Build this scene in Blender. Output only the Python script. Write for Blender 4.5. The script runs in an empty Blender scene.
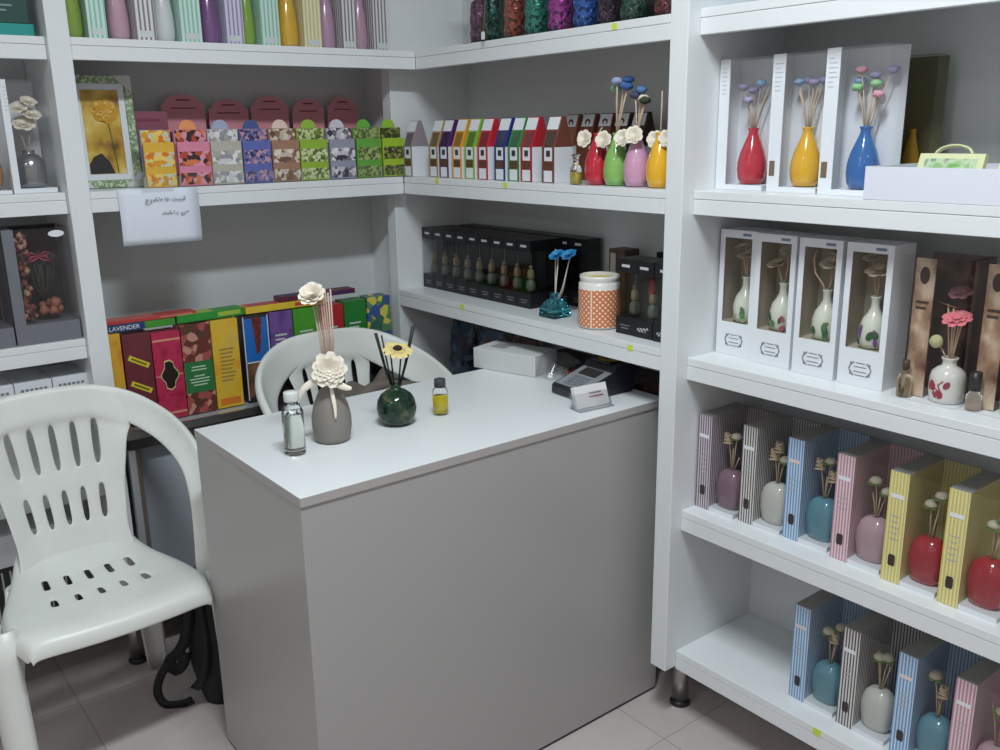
import bpy, bmesh, math, random
from mathutils import Vector, Matrix
S = bpy.context.scene
COL = S.collection
PI = math.pi
# ------------------------------------------------------------------ camera
cam = bpy.data.cameras.new('camera'); cam.sensor_width = 36.0; cam.sensor_fit = 'HORIZONTAL'
cam.lens = 912.09 * 36.0 / 1000.0; cam.clip_start = 0.02
co = bpy.data.objects.new('camera', cam); COL.objects.link(co); S.camera = co
ya, pi_, ro = math.radians(51.9276), math.radians(-14.966), math.radians(-0.8651)
fw = Vector((math.cos(ya)*math.cos(pi_), math.sin(ya)*math.cos(pi_), math.sin(pi_)))
rt = Vector((math.sin(ya), -math.cos(ya), 0)); up = rt.cross(fw)
r2 = rt*math.cos(ro)+up*math.sin(ro); u2 = -rt*math.sin(ro)+up*math.cos(ro)
M = Matrix.Identity(4)
for i in range(3):
    M[i][0] = r2[i]; M[i][1] = u2[i]; M[i][2] = -fw[i]
M.translation = Vector((-1.4185, -2.2436, 1.3387)); co.matrix_world = M
# ------------------------------------------------------------------ world, exposure, lamps
W = bpy.data.worlds.new('World'); S.world = W; W.use_nodes = True
W.node_tree.nodes['Background'].inputs[0].default_value = (0.8, 0.86, 0.9, 1)
W.node_tree.nodes['Background'].inputs[1].default_value = 0.3
S.view_settings.view_transform = 'Standard'; S.view_settings.look = 'None'
S.view_settings.gamma = 1.0; S.view_settings.exposure = 0.0; S.view_settings.use_curve_mapping = False
CEIL = 2.53
LAMPS = [(-0.92, -1.62, 33.0), (-2.6, -1.62, 5.0), (-0.92, -3.4, 3.0), (-2.6, -3.4, 3.0), (-4.8, -1.62, 16.0), (-4.8, -3.4, 7.0)]  # lamp near the counter follows the shelf shadows; the far pair is added fill
for lx, ly, pw in LAMPS:
    l = bpy.data.lights.new('tube_and_fill_light', 'AREA'); l.shape = 'RECTANGLE'
    l.size = 0.62; l.size_y = 0.16; l.energy = pw; l.color = (0.90, 0.99, 1.05)
    lo = bpy.data.objects.new('tube_and_fill_light', l); COL.objects.link(lo)
    lo.location = (lx, ly, CEIL-0.075)

# ------------------------------------------------------------------ materials
MC = {}
def srgb(c):
    return tuple((x/12.92 if x <= 0.04045 else ((x+0.055)/1.055)**2.4) for x in c)
def rgb(r, g, b, k=.90):            # a touch less vivid than the raw colour
    l = (r*.3+g*.59+b*.11)*(1-k)
    return srgb(((r*k+l)/255, (g*k+l)/255, (b*k+l)/255))
def base(name):
    m = bpy.data.materials.new(name); m.use_nodes = True
    return m, m.node_tree.nodes, m.node_tree.links, m.node_tree.nodes['Principled BSDF']
def mat(name, c, rough=0.5, metal=0.0, spec=0.5, coat=0.0, bump=0.0, bscale=60.0, vary=0.0, vscale=8.0):
    if name in MC: return MC[name]
    m, n, l, b = base(name)
    b.inputs['Base Color'].default_value = (*c, 1); b.inputs['Roughness'].default_value = rough
    b.inputs['Metallic'].default_value = metal; b.inputs['Specular IOR Level'].default_value = spec
    b.inputs['Coat Weight'].default_value = coat
    tc = n.new('ShaderNodeTexCoord')
    if vary:
        t = n.new('ShaderNodeTexNoise'); t.inputs['Scale'].default_value = vscale; t.inputs['Detail'].default_value = 5
        l.new(tc.outputs['Object'], t.inputs['Vector'])
        r = n.new('ShaderNodeValToRGB'); r.color_ramp.elements[0].position = .3; r.color_ramp.elements[1].position = .7
        r.color_ramp.elements[0].color = (*[max(0, x*(1-vary)) for x in c], 1)
        r.color_ramp.elements[1].color = (*[min(1, x*(1+vary)) for x in c], 1)
        l.new(t.outputs['Fac'], r.inputs[0]); l.new(r.outputs[0], b.inputs['Base Color'])
    if bump:
        t2 = n.new('ShaderNodeTexNoise'); t2.inputs['Scale'].default_value = bscale; t2.inputs['Detail'].default_value = 4
        l.new(tc.outputs['Object'], t2.inputs['Vector'])
        bp = n.new('ShaderNodeBump'); bp.inputs['Strength'].default_value = bump; bp.inputs['Distance'].default_value = .004
        l.new(t2.outputs['Fac'], bp.inputs['Height']); l.new(bp.outputs[0], b.inputs['Normal'])
    MC[name] = m
    return m
def stripes(name, c1, c2, period=0.0062, duty=0.5, rough=0.45):
    if name in MC: return MC[name]
    m, n, l, b = base(name); b.inputs['Roughness'].default_value = rough
    tc = n.new('ShaderNodeTexCoord'); sp = n.new('ShaderNodeSeparateXYZ'); l.new(tc.outputs['Object'], sp.inputs[0])
    ad = n.new('ShaderNodeMath'); ad.operation = 'ADD'; l.new(sp.outputs[0], ad.inputs[0]); l.new(sp.outputs[1], ad.inputs[1])
    dv = n.new('ShaderNodeMath'); dv.operation = 'DIVIDE'; dv.inputs[1].default_value = period; l.new(ad.outputs[0], dv.inputs[0])
    fr = n.new('ShaderNodeMath'); fr.operation = 'FRACT'; l.new(dv.outputs[0], fr.inputs[0])
    gt = n.new('ShaderNodeMath'); gt.operation = 'GREATER_THAN'; gt.inputs[1].default_value = duty; l.new(fr.outputs[0], gt.inputs[0])
    mx = n.new('ShaderNodeMix'); mx.data_type = 'RGBA'; l.new(gt.outputs[0], mx.inputs[0])
    mx.inputs[6].default_value = (*c1, 1); mx.inputs[7].default_value = (*c2, 1)
    l.new(mx.outputs[2], b.inputs['Base Color'])
    MC[name] = m
    return m
def blotch(name, cols, scale=60.0, rough=0.5, kind='voronoi', metal=0.0, detail=3.0, stretch=(1, 1, 1), bump=0.0):
    """printed picture / mottled texture: a colour ramp over voronoi cells or noise"""
    if name in MC: return MC[name]
    m, n, l, b = base(name); b.inputs['Roughness'].default_value = rough; b.inputs['Metallic'].default_value = metal
    tc = n.new('ShaderNodeTexCoord'); mp = n.new('ShaderNodeMapping'); mp.inputs['Scale'].default_value = stretch
    l.new(tc.outputs['Object'], mp.inputs[0])
    r = n.new('ShaderNodeValToRGB')
    if kind == 'voronoi':
        t = n.new('ShaderNodeTexVoronoi'); t.inputs['Scale'].default_value = scale
        l.new(mp.outputs[0], t.inputs['Vector'])
        sp = n.new('ShaderNodeSeparateColor'); l.new(t.outputs['Color'], sp.inputs[0]); l.new(sp.outputs[0], r.inputs[0])
        r.color_ramp.interpolation = 'CONSTANT'; lo, hi = 0.0, 1.0
        h = t.outputs['Distance']
    elif kind == 'petal':
        t = n.new('ShaderNodeTexVoronoi'); t.inputs['Scale'].default_value = scale
        l.new(mp.outputs[0], t.inputs['Vector']); l.new(t.outputs['Distance'], r.inputs[0]); lo, hi = 0.0, 0.75
        h = t.outputs['Distance']
    else:
        t = n.new('ShaderNodeTexNoise'); t.inputs['Scale'].default_value = scale; t.inputs['Detail'].default_value = detail
        l.new(mp.outputs[0], t.inputs['Vector']); l.new(t.outputs['Fac'], r.inputs[0]); lo, hi = 0.3, 0.72
        h = t.outputs['Fac']
    e = r.color_ramp.elements
    while len(e) < len(cols): e.new(0.5)
    for i, c in enumerate(cols):
        e[i].position = lo+(hi-lo)*i/max(1, len(cols) - (0 if kind == 'voronoi' else 1)); e[i].color = (*c, 1)
    l.new(r.outputs[0], b.inputs['Base Color'])
    if bump:
        bp = n.new('ShaderNodeBump'); bp.inputs['Strength'].default_value = bump; bp.inputs['Distance'].default_value = .003
        l.new(h, bp.inputs['Height']); l.new(bp.outputs[0], b.inputs['Normal'])
    MC[name] = m
    return m
def film(name, tint=(1, 1, 1), refl=0.09, rough=0.08):
    """thin clear plastic sheet"""
    if name in MC: return MC[name]
    m, n, l, b = base(name); n.remove(b)
    t = n.new('ShaderNodeBsdfTransparent'); t.inputs[0].default_value = (*tint, 1)
    g = n.new('ShaderNodeBsdfGlossy'); g.inputs[0].default_value = (1, 1, 1, 1); g.inputs['Roughness'].default_value = rough
    f = n.new('ShaderNodeLayerWeight'); f.inputs[0].default_value = .5
    p = n.new('ShaderNodeMath'); p.operation = 'POWER'; p.inputs[1].default_value = 4.0; l.new(f.outputs['Facing'], p.inputs[0])
    a = n.new('ShaderNodeMath'); a.operation = 'MULTIPLY_ADD'; a.inputs[1].default_value = .45; a.inputs[2].default_value = refl; l.new(p.outputs[0], a.inputs[0])
    mx = n.new('ShaderNodeMixShader'); l.new(a.outputs[0], mx.inputs[0]); l.new(t.outputs[0], mx.inputs[1]); l.new(g.outputs[0], mx.inputs[2])
    l.new(mx.outputs[0], n['Material Output'].inputs[0])
    MC[name] = m
    return m
def glass(name, c=(1, 1, 1), rough=0.02, ior=1.45):
    if name in MC: return MC[name]
    m, n, l, b = base(name)
    b.inputs['Base Color'].default_value = (*c, 1); b.inputs['Roughness'].default_value = rough
    b.inputs['Transmission Weight'].default_value = 1.0; b.inputs['IOR'].default_value = ior
    MC[name] = m
    return m

# ------------------------------------------------------------------ mesh builder
class MB:
    def __init__(s, thin=False): s.v = []; s.f = []; s.m = []; s.s = []; s.thin = thin
    def _add(s, vs, fs, m=0, smooth=False):
        o = len(s.v); s.v += [tuple(v) for v in vs]
        for f in fs:
            s.f.append(tuple(o+i for i in f)); s.m.append(m); s.s.append(smooth)
        return s
    def hexa(s, p, m=0, fm=None):       # 8 points: bottom 4 (ccw from above), top 4
        fs = [(3, 2, 1, 0), (4, 5, 6, 7), (0, 1, 5, 4), (1, 2, 6, 5), (2, 3, 7, 6), (3, 0, 4, 7)]
        s._add(p, fs, m)
        if fm:                          # per-face material: {face index: slot}
            for k, q in fm.items(): s.m[len(s.m)-6+k] = q
        return s
    def box(s, x0, y0, z0, x1, y1, z1, m=0, fm=None):
        if s.thin:                      # clear sheet: one layer
            if y1-y0 < .0008: return s.quad((x0, y0, z0), (x1, y0, z0), (x1, y0, z1), (x0, y0, z1), m)
            if x1-x0 < .0008: return s.quad((x1, y0, z0), (x1, y1, z0), (x1, y1, z1), (x1, y0, z1), m)
            if z1-z0 < .0008: return s.quad((x0, y0, z1), (x1, y0, z1), (x1, y1, z1), (x0, y1, z1), m)
        return s.hexa([(x0, y0, z0), (x1, y0, z0), (x1, y1, z0), (x0, y1, z0), (x0, y0, z1), (x1, y0, z1), (x1, y1, z1), (x0, y1, z1)], m, fm)
    def quad(s, a, b, c, d, m=0): return s._add([a, b, c, d], [(0, 1, 2, 3)], m)
    def prism(s, poly, z0, z1, m=0, top=None):
        n = len(poly); top = top or poly
        vs = [(x, y, z0) for x, y in poly]+[(x, y, z1) for x, y in top]
        fs = [tuple(range(n-1, -1, -1)), tuple(range(n, 2*n))]+[(i, (i+1) % n, n+(i+1) % n, n+i) for i in range(n)]
        return s._add(vs, fs, m)
    def extr(s, poly, d, m=0, smooth=False):      # poly of 3-D points swept by vector d
        n = len(poly); d = Vector(d)
        vs = [Vector(p) for p in poly]+[Vector(p)+d for p in poly]
        fs = [tuple(range(n-1, -1, -1)), tuple(range(n, 2*n))]
        s._add(vs, fs, m)
        return s._add(vs, [(i, (i+1) % n, n+(i+1) % n, n+i) for i in range(n)], m, smooth)
    def lathe(s, prof, seg=24, c=(0, 0, 0), sx=1, sy=1, m=0, pw=2.0, cap=True, smooth=True):
        vs = []; n = len(prof)
        for r, z in prof:
            for k in range(seg):
                a = 2*PI*k/seg; ca, sa = math.cos(a), math.sin(a)
                if pw != 2.0:
                    q = (abs(ca)**pw+abs(sa)**pw)**(-1/pw); ca *= q; sa *= q
                vs.append((c[0]+r*ca*sx, c[1]+r*sa*sy, c[2]+z))
        fs = [(i*seg+k, i*seg+(k+1) % seg, (i+1)*seg+(k+1) % seg, (i+1)*seg+k) for i in range(n-1) for k in range(seg)]
        s._add(vs, fs, m, smooth)
        if cap:
            o = len(s.v)-len(vs)
            if prof[0][0] > 1e-5: s.f.append(tuple(o+k for k in range(seg-1, -1, -1))); s.m.append(m); s.s.append(False)
            if prof[-1][0] > 1e-5: s.f.append(tuple(o+(n-1)*seg+k for k in range(seg))); s.m.append(m); s.s.append(False)
        return s
    def tube(s, pts, r, seg=8, m=0, taper=None, flat=1.0):
        pts = [Vector(p) for p in pts]; n = len(pts); vs = []
        T = [(pts[min(i+1, n-1)]-pts[max(i-1, 0)]).normalized() for i in range(n)]
        ref = Vector((0, 0, 1)) if abs(T[0].z) < .9 else Vector((1, 0, 0))
        u = T[0].cross(ref).normalized()
        for i in range(n):
            u = (u-T[i]*u.dot(T[i])).normalized(); w = T[i].cross(u)
            rr = r*(taper[i] if taper else 1)
            for k in range(seg):
                a = 2*PI*k/seg; vs.append(pts[i]+u*math.cos(a)*rr+w*math.sin(a)*rr*flat)
        fs = [(i*seg+k, i*seg+(k+1) % seg, (i+1)*seg+(k+1) % seg, (i+1)*seg+k) for i in range(n-1) for k in range(seg)]
        fs += [tuple(range(seg-1, -1, -1)), tuple((n-1)*seg+k for k in range(seg))]
        return s._add(vs, fs, m, True)
    def ball(s, c, r, seg=12, rings=8, sx=1, sy=1, sz=1, m=0, jit=0.0, rnd=None):
        pr = [(r*math.sin(PI*i/rings), -r*sz*math.cos(PI*i/rings)) for i in range(rings+1)]
        pr[0] = (1e-4, pr[0][1]); pr[-1] = (1e-4, pr[-1][1]); o = len(s.v)
        s.lathe(pr, seg, c, sx, sy, m, cap=False)
        if jit:
            for i in range(o, len(s.v)):
                v = s.v[i]; q = 1+jit*(rnd.random()-.5)
                s.v[i] = tuple(c[k]+(v[k]-c[k])*q for k in range(3))
        return s
    def grid(s, P, m=0, smooth=True, skip=None):
        """P[i][j] points"""
        a, b = len(P), len(P[0])
        vs = [p for row in P for p in row]
        fs = [(i*b+j, i*b+j+1, (i+1)*b+j+1, (i+1)*b+j) for i in range(a-1) for j in range(b-1) if not (skip and skip(i, j))]
        return s._add(vs, fs, m, smooth)
    def flower(s, c, axis, r, rings=3, per=6, m=0, rnd=random, open_=0.9, cup=0.5):
        """layered cupped petals around an axis"""
        ax = Vector(axis).normalized(); ref = Vector((0, 0, 1)) if abs(ax.z) < .9 else Vector((1, 0, 0))
        u = ax.cross(ref).normalized(); w = ax.cross(u); c = Vector(c)
        for k in range(rings):
            f = (k+1)/rings; R = r*f; tilt = open_*f
            for j in range(per):
                a = 2*PI*(j+.5*(k % 2)+rnd.uniform(-.12, .12))/per
                d = u*math.cos(a)+w*math.sin(a); t = -u*math.sin(a)+w*math.cos(a)
                P = []
                ruf = rnd.uniform(-.10, .10)*R
                for i in range(5):
                    q = i/4; rad = R*(0.10+0.90*q)+ruf*q*.6
                    h = R*cup*(q**1.6)*(1.4-tilt) + (rings-1-k)*r*.05
                    h += ruf*q*.5-(R*.10 if i == 4 and k >= rings-2 else 0)
                    wd = R*(3.1/per)*(.22+.85*math.sin(PI*(.10+.78*q)))*(1 if i < 4 else .80)
                    P.append([c+d*rad+t*wd*x+ax*(h+abs(x)*wd*.35*(1 if k < rings-1 else .3)) for x in (-1, -.4, .4, 1)])
                s.grid(P, m)
        return s
    def xf(s, mtx):
        s.v = [tuple(mtx @ Vector(v)) for v in s.v]; return s
    def build(s, name, mats, parent=None, bevel=0.0, seg=2, solid=0.0, sub=0):
        me = bpy.data.meshes.new(name); me.from_pydata(s.v, [], s.f)
        if not isinstance(mats, (list, tuple)): mats = [mats]
        for q in mats: me.materials.append(q)
        me.polygons.foreach_set('material_index', s.m); me.polygons.foreach_set('use_smooth', s.s); me.update()
        o = bpy.data.objects.new(name, me); COL.objects.link(o)
        if parent: o.parent = parent
        if solid:
            w = o.modifiers.new('thickness', 'SOLIDIFY'); w.thickness = solid; w.offset = 0
        if bevel:
            w = o.modifiers.new('bevel', 'BEVEL'); w.width = bevel; w.segments = seg; w.limit_method = 'ANGLE'; w.angle_limit = .7
        if sub:
            w = o.modifiers.new('subdiv', 'SUBSURF'); w.levels = sub; w.render_levels = sub
        return o
def tag(o, label, cat, group=None):
    o['label'] = label; o['category'] = cat
    if group: o['group'] = group
    return o
def thing(name, label, cat, loc=(0, 0, 0), rz=0.0, group=None):
    o = bpy.data.objects.new(name, None); o.empty_display_size = .05; COL.objects.link(o)
    o.location = (loc[0], loc[1], loc[2]+(.0004 if loc[2] > .1 else 0)); o.rotation_euler = (0, 0, rz)   # a hair of air above the shelf
    return tag(o, label, cat, group)
def struct(o): o['kind'] = 'structure'; return o
def text_mesh(txt, size, mtx, name, m, parent, extrude=0.0003, align='CENTER', sx=1.0):
    cu = bpy.data.curves.new(name, 'FONT'); cu.body = txt; cu.size = size; cu.extrude = extrude; cu.align_x = align; cu.align_y = 'CENTER'
    cu.resolution_u = 3
    t = bpy.data.objects.new(name, cu); COL.objects.link(t)
    dg = bpy.context.evaluated_depsgraph_get(); dg.update()
    me = bpy.data.meshes.new_from_object(t.evaluated_get(dg)); bpy.data.objects.remove(t); bpy.data.curves.remove(cu)
    me.transform(mtx @ Matrix.Diagonal((sx, 1, 1, 1))); me.materials.clear(); me.materials.append(m)
    o = bpy.data.objects.new(name, me); COL.objects.link(o); o.parent = parent
    return o
FRONT = Matrix(((1, 0, 0, 0), (0, 0, -1, 0), (0, 1, 0, 0), (0, 0, 0, 1)))   # text plane -> faces local -Y
def front(x, y, z, rot=0.0): return Matrix.Translation((x, y, z)) @ FRONT @ Matrix.Rotation(rot, 4, 'Z')
RR = -PI/2     # products on the right-hand wall: local x runs along -Y, local y into the shelf

# shared colours
WHITE = mat('white_laminate', rgb(226, 229, 229), .32, vary=.012, vscale=3)
WBACK = mat('white_back_board', rgb(214, 217, 217), .5, vary=.02, vscale=3)
EDGE = mat('grey_edge_band', rgb(176, 170, 166), .5)
PAPER = mat('white_card', rgb(226, 229, 233), .6)
STEEL = mat('brushed_steel', (.42, .40, .38), .32, metal=1.0, vary=.1)
BLACKP = mat('black_plastic', (.012, .012, .013), .4)
INK = mat('dark_ink', (.03, .03, .035), .6)
GREYINK = mat('grey_ink', (.22, .23, .25), .6)
FILM = film('clear_plastic_film')
REED = mat('natural_reed', rgb(206, 180, 150), .7, vary=.12, vscale=40)
CREAM = mat('cream_dried_petal', rgb(238, 228, 208), .75, vary=.05, vscale=60)
LEAF = mat('green_leaf', rgb(120, 165, 60), .6, vary=.2, vscale=50)
LIME = mat('lime_price_sticker', rgb(205, 225, 60), .6)
# ------------------------------------------------------------------ room
def tile_mat():
    m, n, l, b = base('floor_tiles'); tc = n.new('ShaderNodeTexCoord')
    mp = n.new('ShaderNodeMapping'); mp.inputs['Location'].default_value = (0.033, 0.06, 0); l.new(tc.outputs['Object'], mp.inputs[0])
    br = n.new('ShaderNodeTexBrick'); br.offset = 0; br.inputs['Scale'].default_value = 1
    br.inputs['Brick Width'].default_value = .5; br.inputs['Row Height'].default_value = .5
    br.inputs['Mortar Size'].default_value = .0016; br.inputs['Mortar Smooth'].default_value = .1
    br.inputs['Color1'].default_value = (*rgb(206, 194, 190), 1); br.inputs['Color2'].default_value = (*rgb(200, 189, 185), 1)
    br.inputs['Mortar'].default_value = (*rgb(165, 159, 155), 1); l.new(mp.outputs[0], br.inputs['Vector'])
    nz = n.new('ShaderNodeTexNoise'); nz.inputs['Scale'].default_value = 4; nz.inputs['Detail'].default_value = 8; l.new(tc.outputs['Object'], nz.inputs['Vector'])
    r = n.new('ShaderNodeValToRGB'); r.color_ramp.elements[0].color = (.86, .85, .85, 1); r.color_ramp.elements[1].color = (1, 1, 1, 1)
    r.color_ramp.elements[0].position = .35; r.color_ramp.elements[1].position = .65; l.new(nz.outputs['Fac'], r.inputs[0])
    mx = n.new('ShaderNodeMix'); mx.data_type = 'RGBA'; mx.blend_type = 'MULTIPLY'; mx.inputs[0].default_value = 1
    l.new(br.outputs['Color'], mx.inputs[6]); l.new(r.outputs[0], mx.inputs[7]); l.new(mx.outputs[2], b.inputs['Base Color'])
    b.inputs['Roughness'].default_value = .3
    return m
X0, X1, Y0, Y1 = -6.2, 0.345, -4.6, 0.315
struct(MB().box(X0, Y0, -.06, X1, Y1, 0).build('floor', tile_mat()))
CE = mat('ceiling_paint', rgb(244, 244, 242), .9)
WP = mat('wall_paint', rgb(240, 240, 236), .85, vary=.01)
WK = mat('warm_bounce_paint', rgb(246, 232, 228), .85, vary=.01)  # tint given to the unseen walls so they bounce pinkish light
struct(MB().box(X0, Y0, CEIL, X1, Y1, CEIL+.05).build('ceiling', CE))
struct(MB().box(X0, Y1, 0, X1+.06, Y1+.06, CEIL).build('wall_back', WP))
struct(MB().box(X1, Y0, 0, X1+.06, Y1, CEIL).build('wall_right', WP))
struct(MB().box(X0-.06, Y0, 0, X0, Y1+.06, CEIL).build('wall_left', WK))
struct(MB().box(X0-.06, Y0-.06, 0, X1+.06, Y0, CEIL).build('wall_front', WK))

# ------------------------------------------------------------------ shelving
def board(x0, y0, x1, y1, ztop, parent, lip, name='shelf', poly=None):
    """shelf board with a deeper lip (apron) under its front edge; lip = 'x' or 'y' side"""
    th = .0165
    if poly: b = MB().prism(poly, ztop-th, ztop)
    else: b = MB().box(x0, y0, ztop-th, x1, y1, ztop)
    s = b.build(name, WHITE, parent, bevel=.0012)
    a = MB(); zb = ztop-.0475; zt = ztop-th-.0006
    if poly:
        if lip == 'y': p, q = Vector((*poly[0], 0)), Vector((*poly[1], 0))
        else: p, q = Vector((*poly[0], 0)), Vector((*poly[3], 0))
        d = Vector((0, .018, 0)) if lip == 'y' else Vector((.018, 0, 0))
        if lip == 'y': a.prism([(p.x, p.y), (q.x, q.y), (q.x, q.y+.018), (p.x, p.y+.018)], zb, zt)
        else: a.prism([(p.x, p.y), (p.x+.018, p.y), (q.x+.018, q.y), (q.x, q.y)], zb, zt)
    elif lip == 'y': a.box(x0, y0+.0004, zb, x1, y0+.018, zt)
    else: a.box(x0+.0004, y0, zb, x0+.018, y1, zt)
    a.build('apron', WHITE, s, bevel=.0012)
    return s
def metal_leg(x, y, h, parent):
    l = MB().lathe([(.020, .012), (.020, h)], 20, (x, y, 0)).build('leg', STEEL, parent)
    MB().lathe([(.024, 0), (.024, .006), (.021, .012)], 20, (x, y, 0)).build('foot', BLACKP, l)
ZB = .1424; TOP = 2.05
T1, T2, T3, T4, T5 = 1.552, 1.2184, .8746, .5305, .1846
# far-left bay
u = thing('shelving_unit', 'white shelving bay at the far left holding silver vase box and grey gift boxes', 'shelving unit', (0, 0, 0))
for zt in (T1, T2, .8795, T4, T5): board(-1.80, .02, -.8885, .25, zt, u, 'y')
MB().box(-1.845, .25, ZB, -.889, .268, TOP).build('back_panel', WBACK, u)
MB().box(-1.845, .0, ZB, -1.80, .25, TOP).build('post', WHITE, u, bevel=.0015)
MB().box(-1.845, .0, TOP, -.889, .268, TOP+.02).build('top_panel', WHITE, u)
metal_leg(-1.79, .03, ZB, u)
# middle bay on the back wall
u = thing('shelving_unit', 'white shelving bay on the back wall with sachet rack and striped boxes above', 'shelving unit', (0, 0, 0))
MB().box(-.888, 0, ZB, -.8416, .25, TOP).build('post', WHITE, u, bevel=.0015)
MB().box(-.888, .25, ZB, .036, .268, TOP).build('back_panel', WBACK, u)
MB().box(.036, .0935, ZB, .0465, .268, TOP).build('side_panel', WHITE, u)
board(0, 0, 0, 0, T1, u, 'y', poly=[(-.8416, 0), (.027, -.0445), (.030, .047), (-.0005, .047), (-.0005, .093), (.0355, .093), (.0355, .25), (-.8416, .25)])
board(0, 0, 0, 0, T2, u, 'y', poly=[(-.8416, 0), (-.002, -.006), (-.0005, .047), (-.0005, .093), (.0355, .093), (.0355, .25), (-.8416, .25)])
MB().box(-.888, 0, TOP, -.001, .268, TOP+.02).build('top_panel', WHITE, u)
metal_leg(-.86, .04, ZB, u)
# right wall: corner bay
u = thing('shelving_unit', 'white shelving bay on the right wall behind the counter with black bottle boxes', 'shelving unit', (0, 0, 0))
MB().box(0, .0475, ZB, .30, .0925, TOP).build('post', WHITE, u, bevel=.0015)
MB().box(.27, -.981, ZB, .30, .0475, TOP).build('back_panel', WBACK, u)
yl, yr = .047, -.9805
s1 = board(0, 0, 0, 0, T1, u, 'x', poly=[(.0275, -.0448), (.27, -.0448), (.27, yr), (0, yr)])
s2 = board(0, 0, 0, 0, T2, u, 'x', poly=[(0, -.0065), (.27, -.0065), (.27, yr), (0, yr)])
MB().prism([(.0365, -.044), (.27, -.044), (.27, .047), (.0365, .047)], T1-.0165, T1).build('corner_board', WHITE, u)
MB().prism([(.0365, -.006), (.27, -.006), (.27, .047), (.0365, .047)], T2-.0165, T2).build('corner_board', WHITE, u)
s3 = board(0, yr, .27, yl, .8905, u, 'x')
board(0.11, yr, .27, yl, .5305, u, 'x'); board(0.13, yr, .27, yl, T5+.02, u, 'x')
MB().box(0, -.981, TOP, .30, .0925, TOP+.02).build('top_panel', WHITE, u)
metal_leg(.05, .06, ZB, u)
for y, z, x in ((-.826, 1.543, .0044), (-.171, 1.212, -.0003), (-.465, 1.211, -.0003), (-.272, .883, -.0003), (-.895, .878, -.0003)):
    MB().box(x-.0006, y-.0075, z-.0065, x, y+.0075, z+.0065).build('price_sticker', LIME, u)['label'] = 'lime green price sticker'
# right wall: front bay
u = thing('shelving_unit', 'white shelving bay at the right with the white window boxes and striped boxes', 'shelving unit', (0, 0, 0))
MB().box(0, -1.0261, ZB, .305, -.9812, TOP).build('post', WHITE, u, bevel=.0015)
MB().box(.303, -1.98, ZB, .32, -1.0261, TOP).build('back_panel', WBACK, u)
MB().box(0, -2.02, ZB, .32, -1.98, TOP).build('post', WHITE, u, bevel=.0015)
for zt in (1.5585, T2, T3, T4, T5): board(.034, -1.979, .302, -1.0265, zt, u, 'x')
MB().box(0, -2.02, TOP, .32, -.9812, TOP+.02).build('top_panel', WHITE, u)
metal_leg(.10, -.99, ZB, u); metal_leg(.10, -2.0, ZB, u)
q = Vector((.034, -1.42, T5-.004)); MB().box(.0333, -1.402, .1685, .0339, -1.384, .1835).build('price_sticker', LIME, u)['label'] = 'lime green price sticker'

# ------------------------------------------------------------------ counter
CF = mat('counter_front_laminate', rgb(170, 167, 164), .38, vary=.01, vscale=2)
u = thing('service_counter', 'white laminate sales counter standing in front of the corner shelving', 'counter', (0, 0, 0))
CX0, CX1, CY0, CY1 = -.8082, .0968, -.9173, -.4313
MB().box(CX0, CY0, .7325, CX1, CY1, .75, 0, {0: 0, 2: 1, 5: 1, 4: 1}).build('worktop', [WHITE, EDGE], u, bevel=.0008)
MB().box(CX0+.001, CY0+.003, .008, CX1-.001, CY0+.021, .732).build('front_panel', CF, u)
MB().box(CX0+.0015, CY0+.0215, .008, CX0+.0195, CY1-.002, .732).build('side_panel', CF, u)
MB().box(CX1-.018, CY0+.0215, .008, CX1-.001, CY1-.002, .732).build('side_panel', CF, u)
MB().box(CX0+.02, CY0+.0215, .40, CX1-.0185, CY0+.24, .418).build('inner_shelf', CF, u)
MB().box(CX0+.004, CY0+.005, 0, CX1-.004, CY0+.020, .0079).build('kick_strip', BLACKP, u)
MB().box(CX0+.004, CY0+.0205, 0, CX0+.018, CY1-.004, .0079).build('kick_strip', BLACKP, u)

# ------------------------------------------------------------------ low table that carries the incense boxes
u = thing('display_table', 'low white-topped metal framed table under the incense boxes by the back wall', 'table', (0, 0, 0))
TT = .637
MB().box(-.832, -.005, TT-.016, -.004, .246, TT).build('table_top', mat('grey_glass_top', rgb(170, 176, 176), .2), u, bevel=.001)
MB().box(-.832, -.0125, TT-.018, -.004, -.0055, TT+.002).build('edge_trim', mat('aluminium_trim', (.62, .63, .63), .35, metal=1), u)
MB().box(-.828, -.010, TT-.045, -.006, .006, TT-.0185).build('frame_rail', mat('dark_frame', (.05, .048, .045), .5), u)
for x, y in ((-.820, -.004), (-.028, -.004), (-.820, .225), (-.028, .225)):
    MB().box(x-.012, y-.006, .0, x+.004, y+.012, TT-.0455).build('leg', mat('aluminium_leg', (.66, .67, .68), .4, metal=.6), u)
    MB().box(x+.0045, y-.004, .0, x+.016, y+.012, TT-.0455).build('leg_strip', mat('brown_strip', rgb(105, 95, 84), .7, bump=.3, bscale=200), u)
MB().box(-.800, .030, .10, -.036, .040, TT-.05).build('modesty_panel', mat('blue_grey_panel', rgb(168, 176, 184), .5), u)

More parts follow.
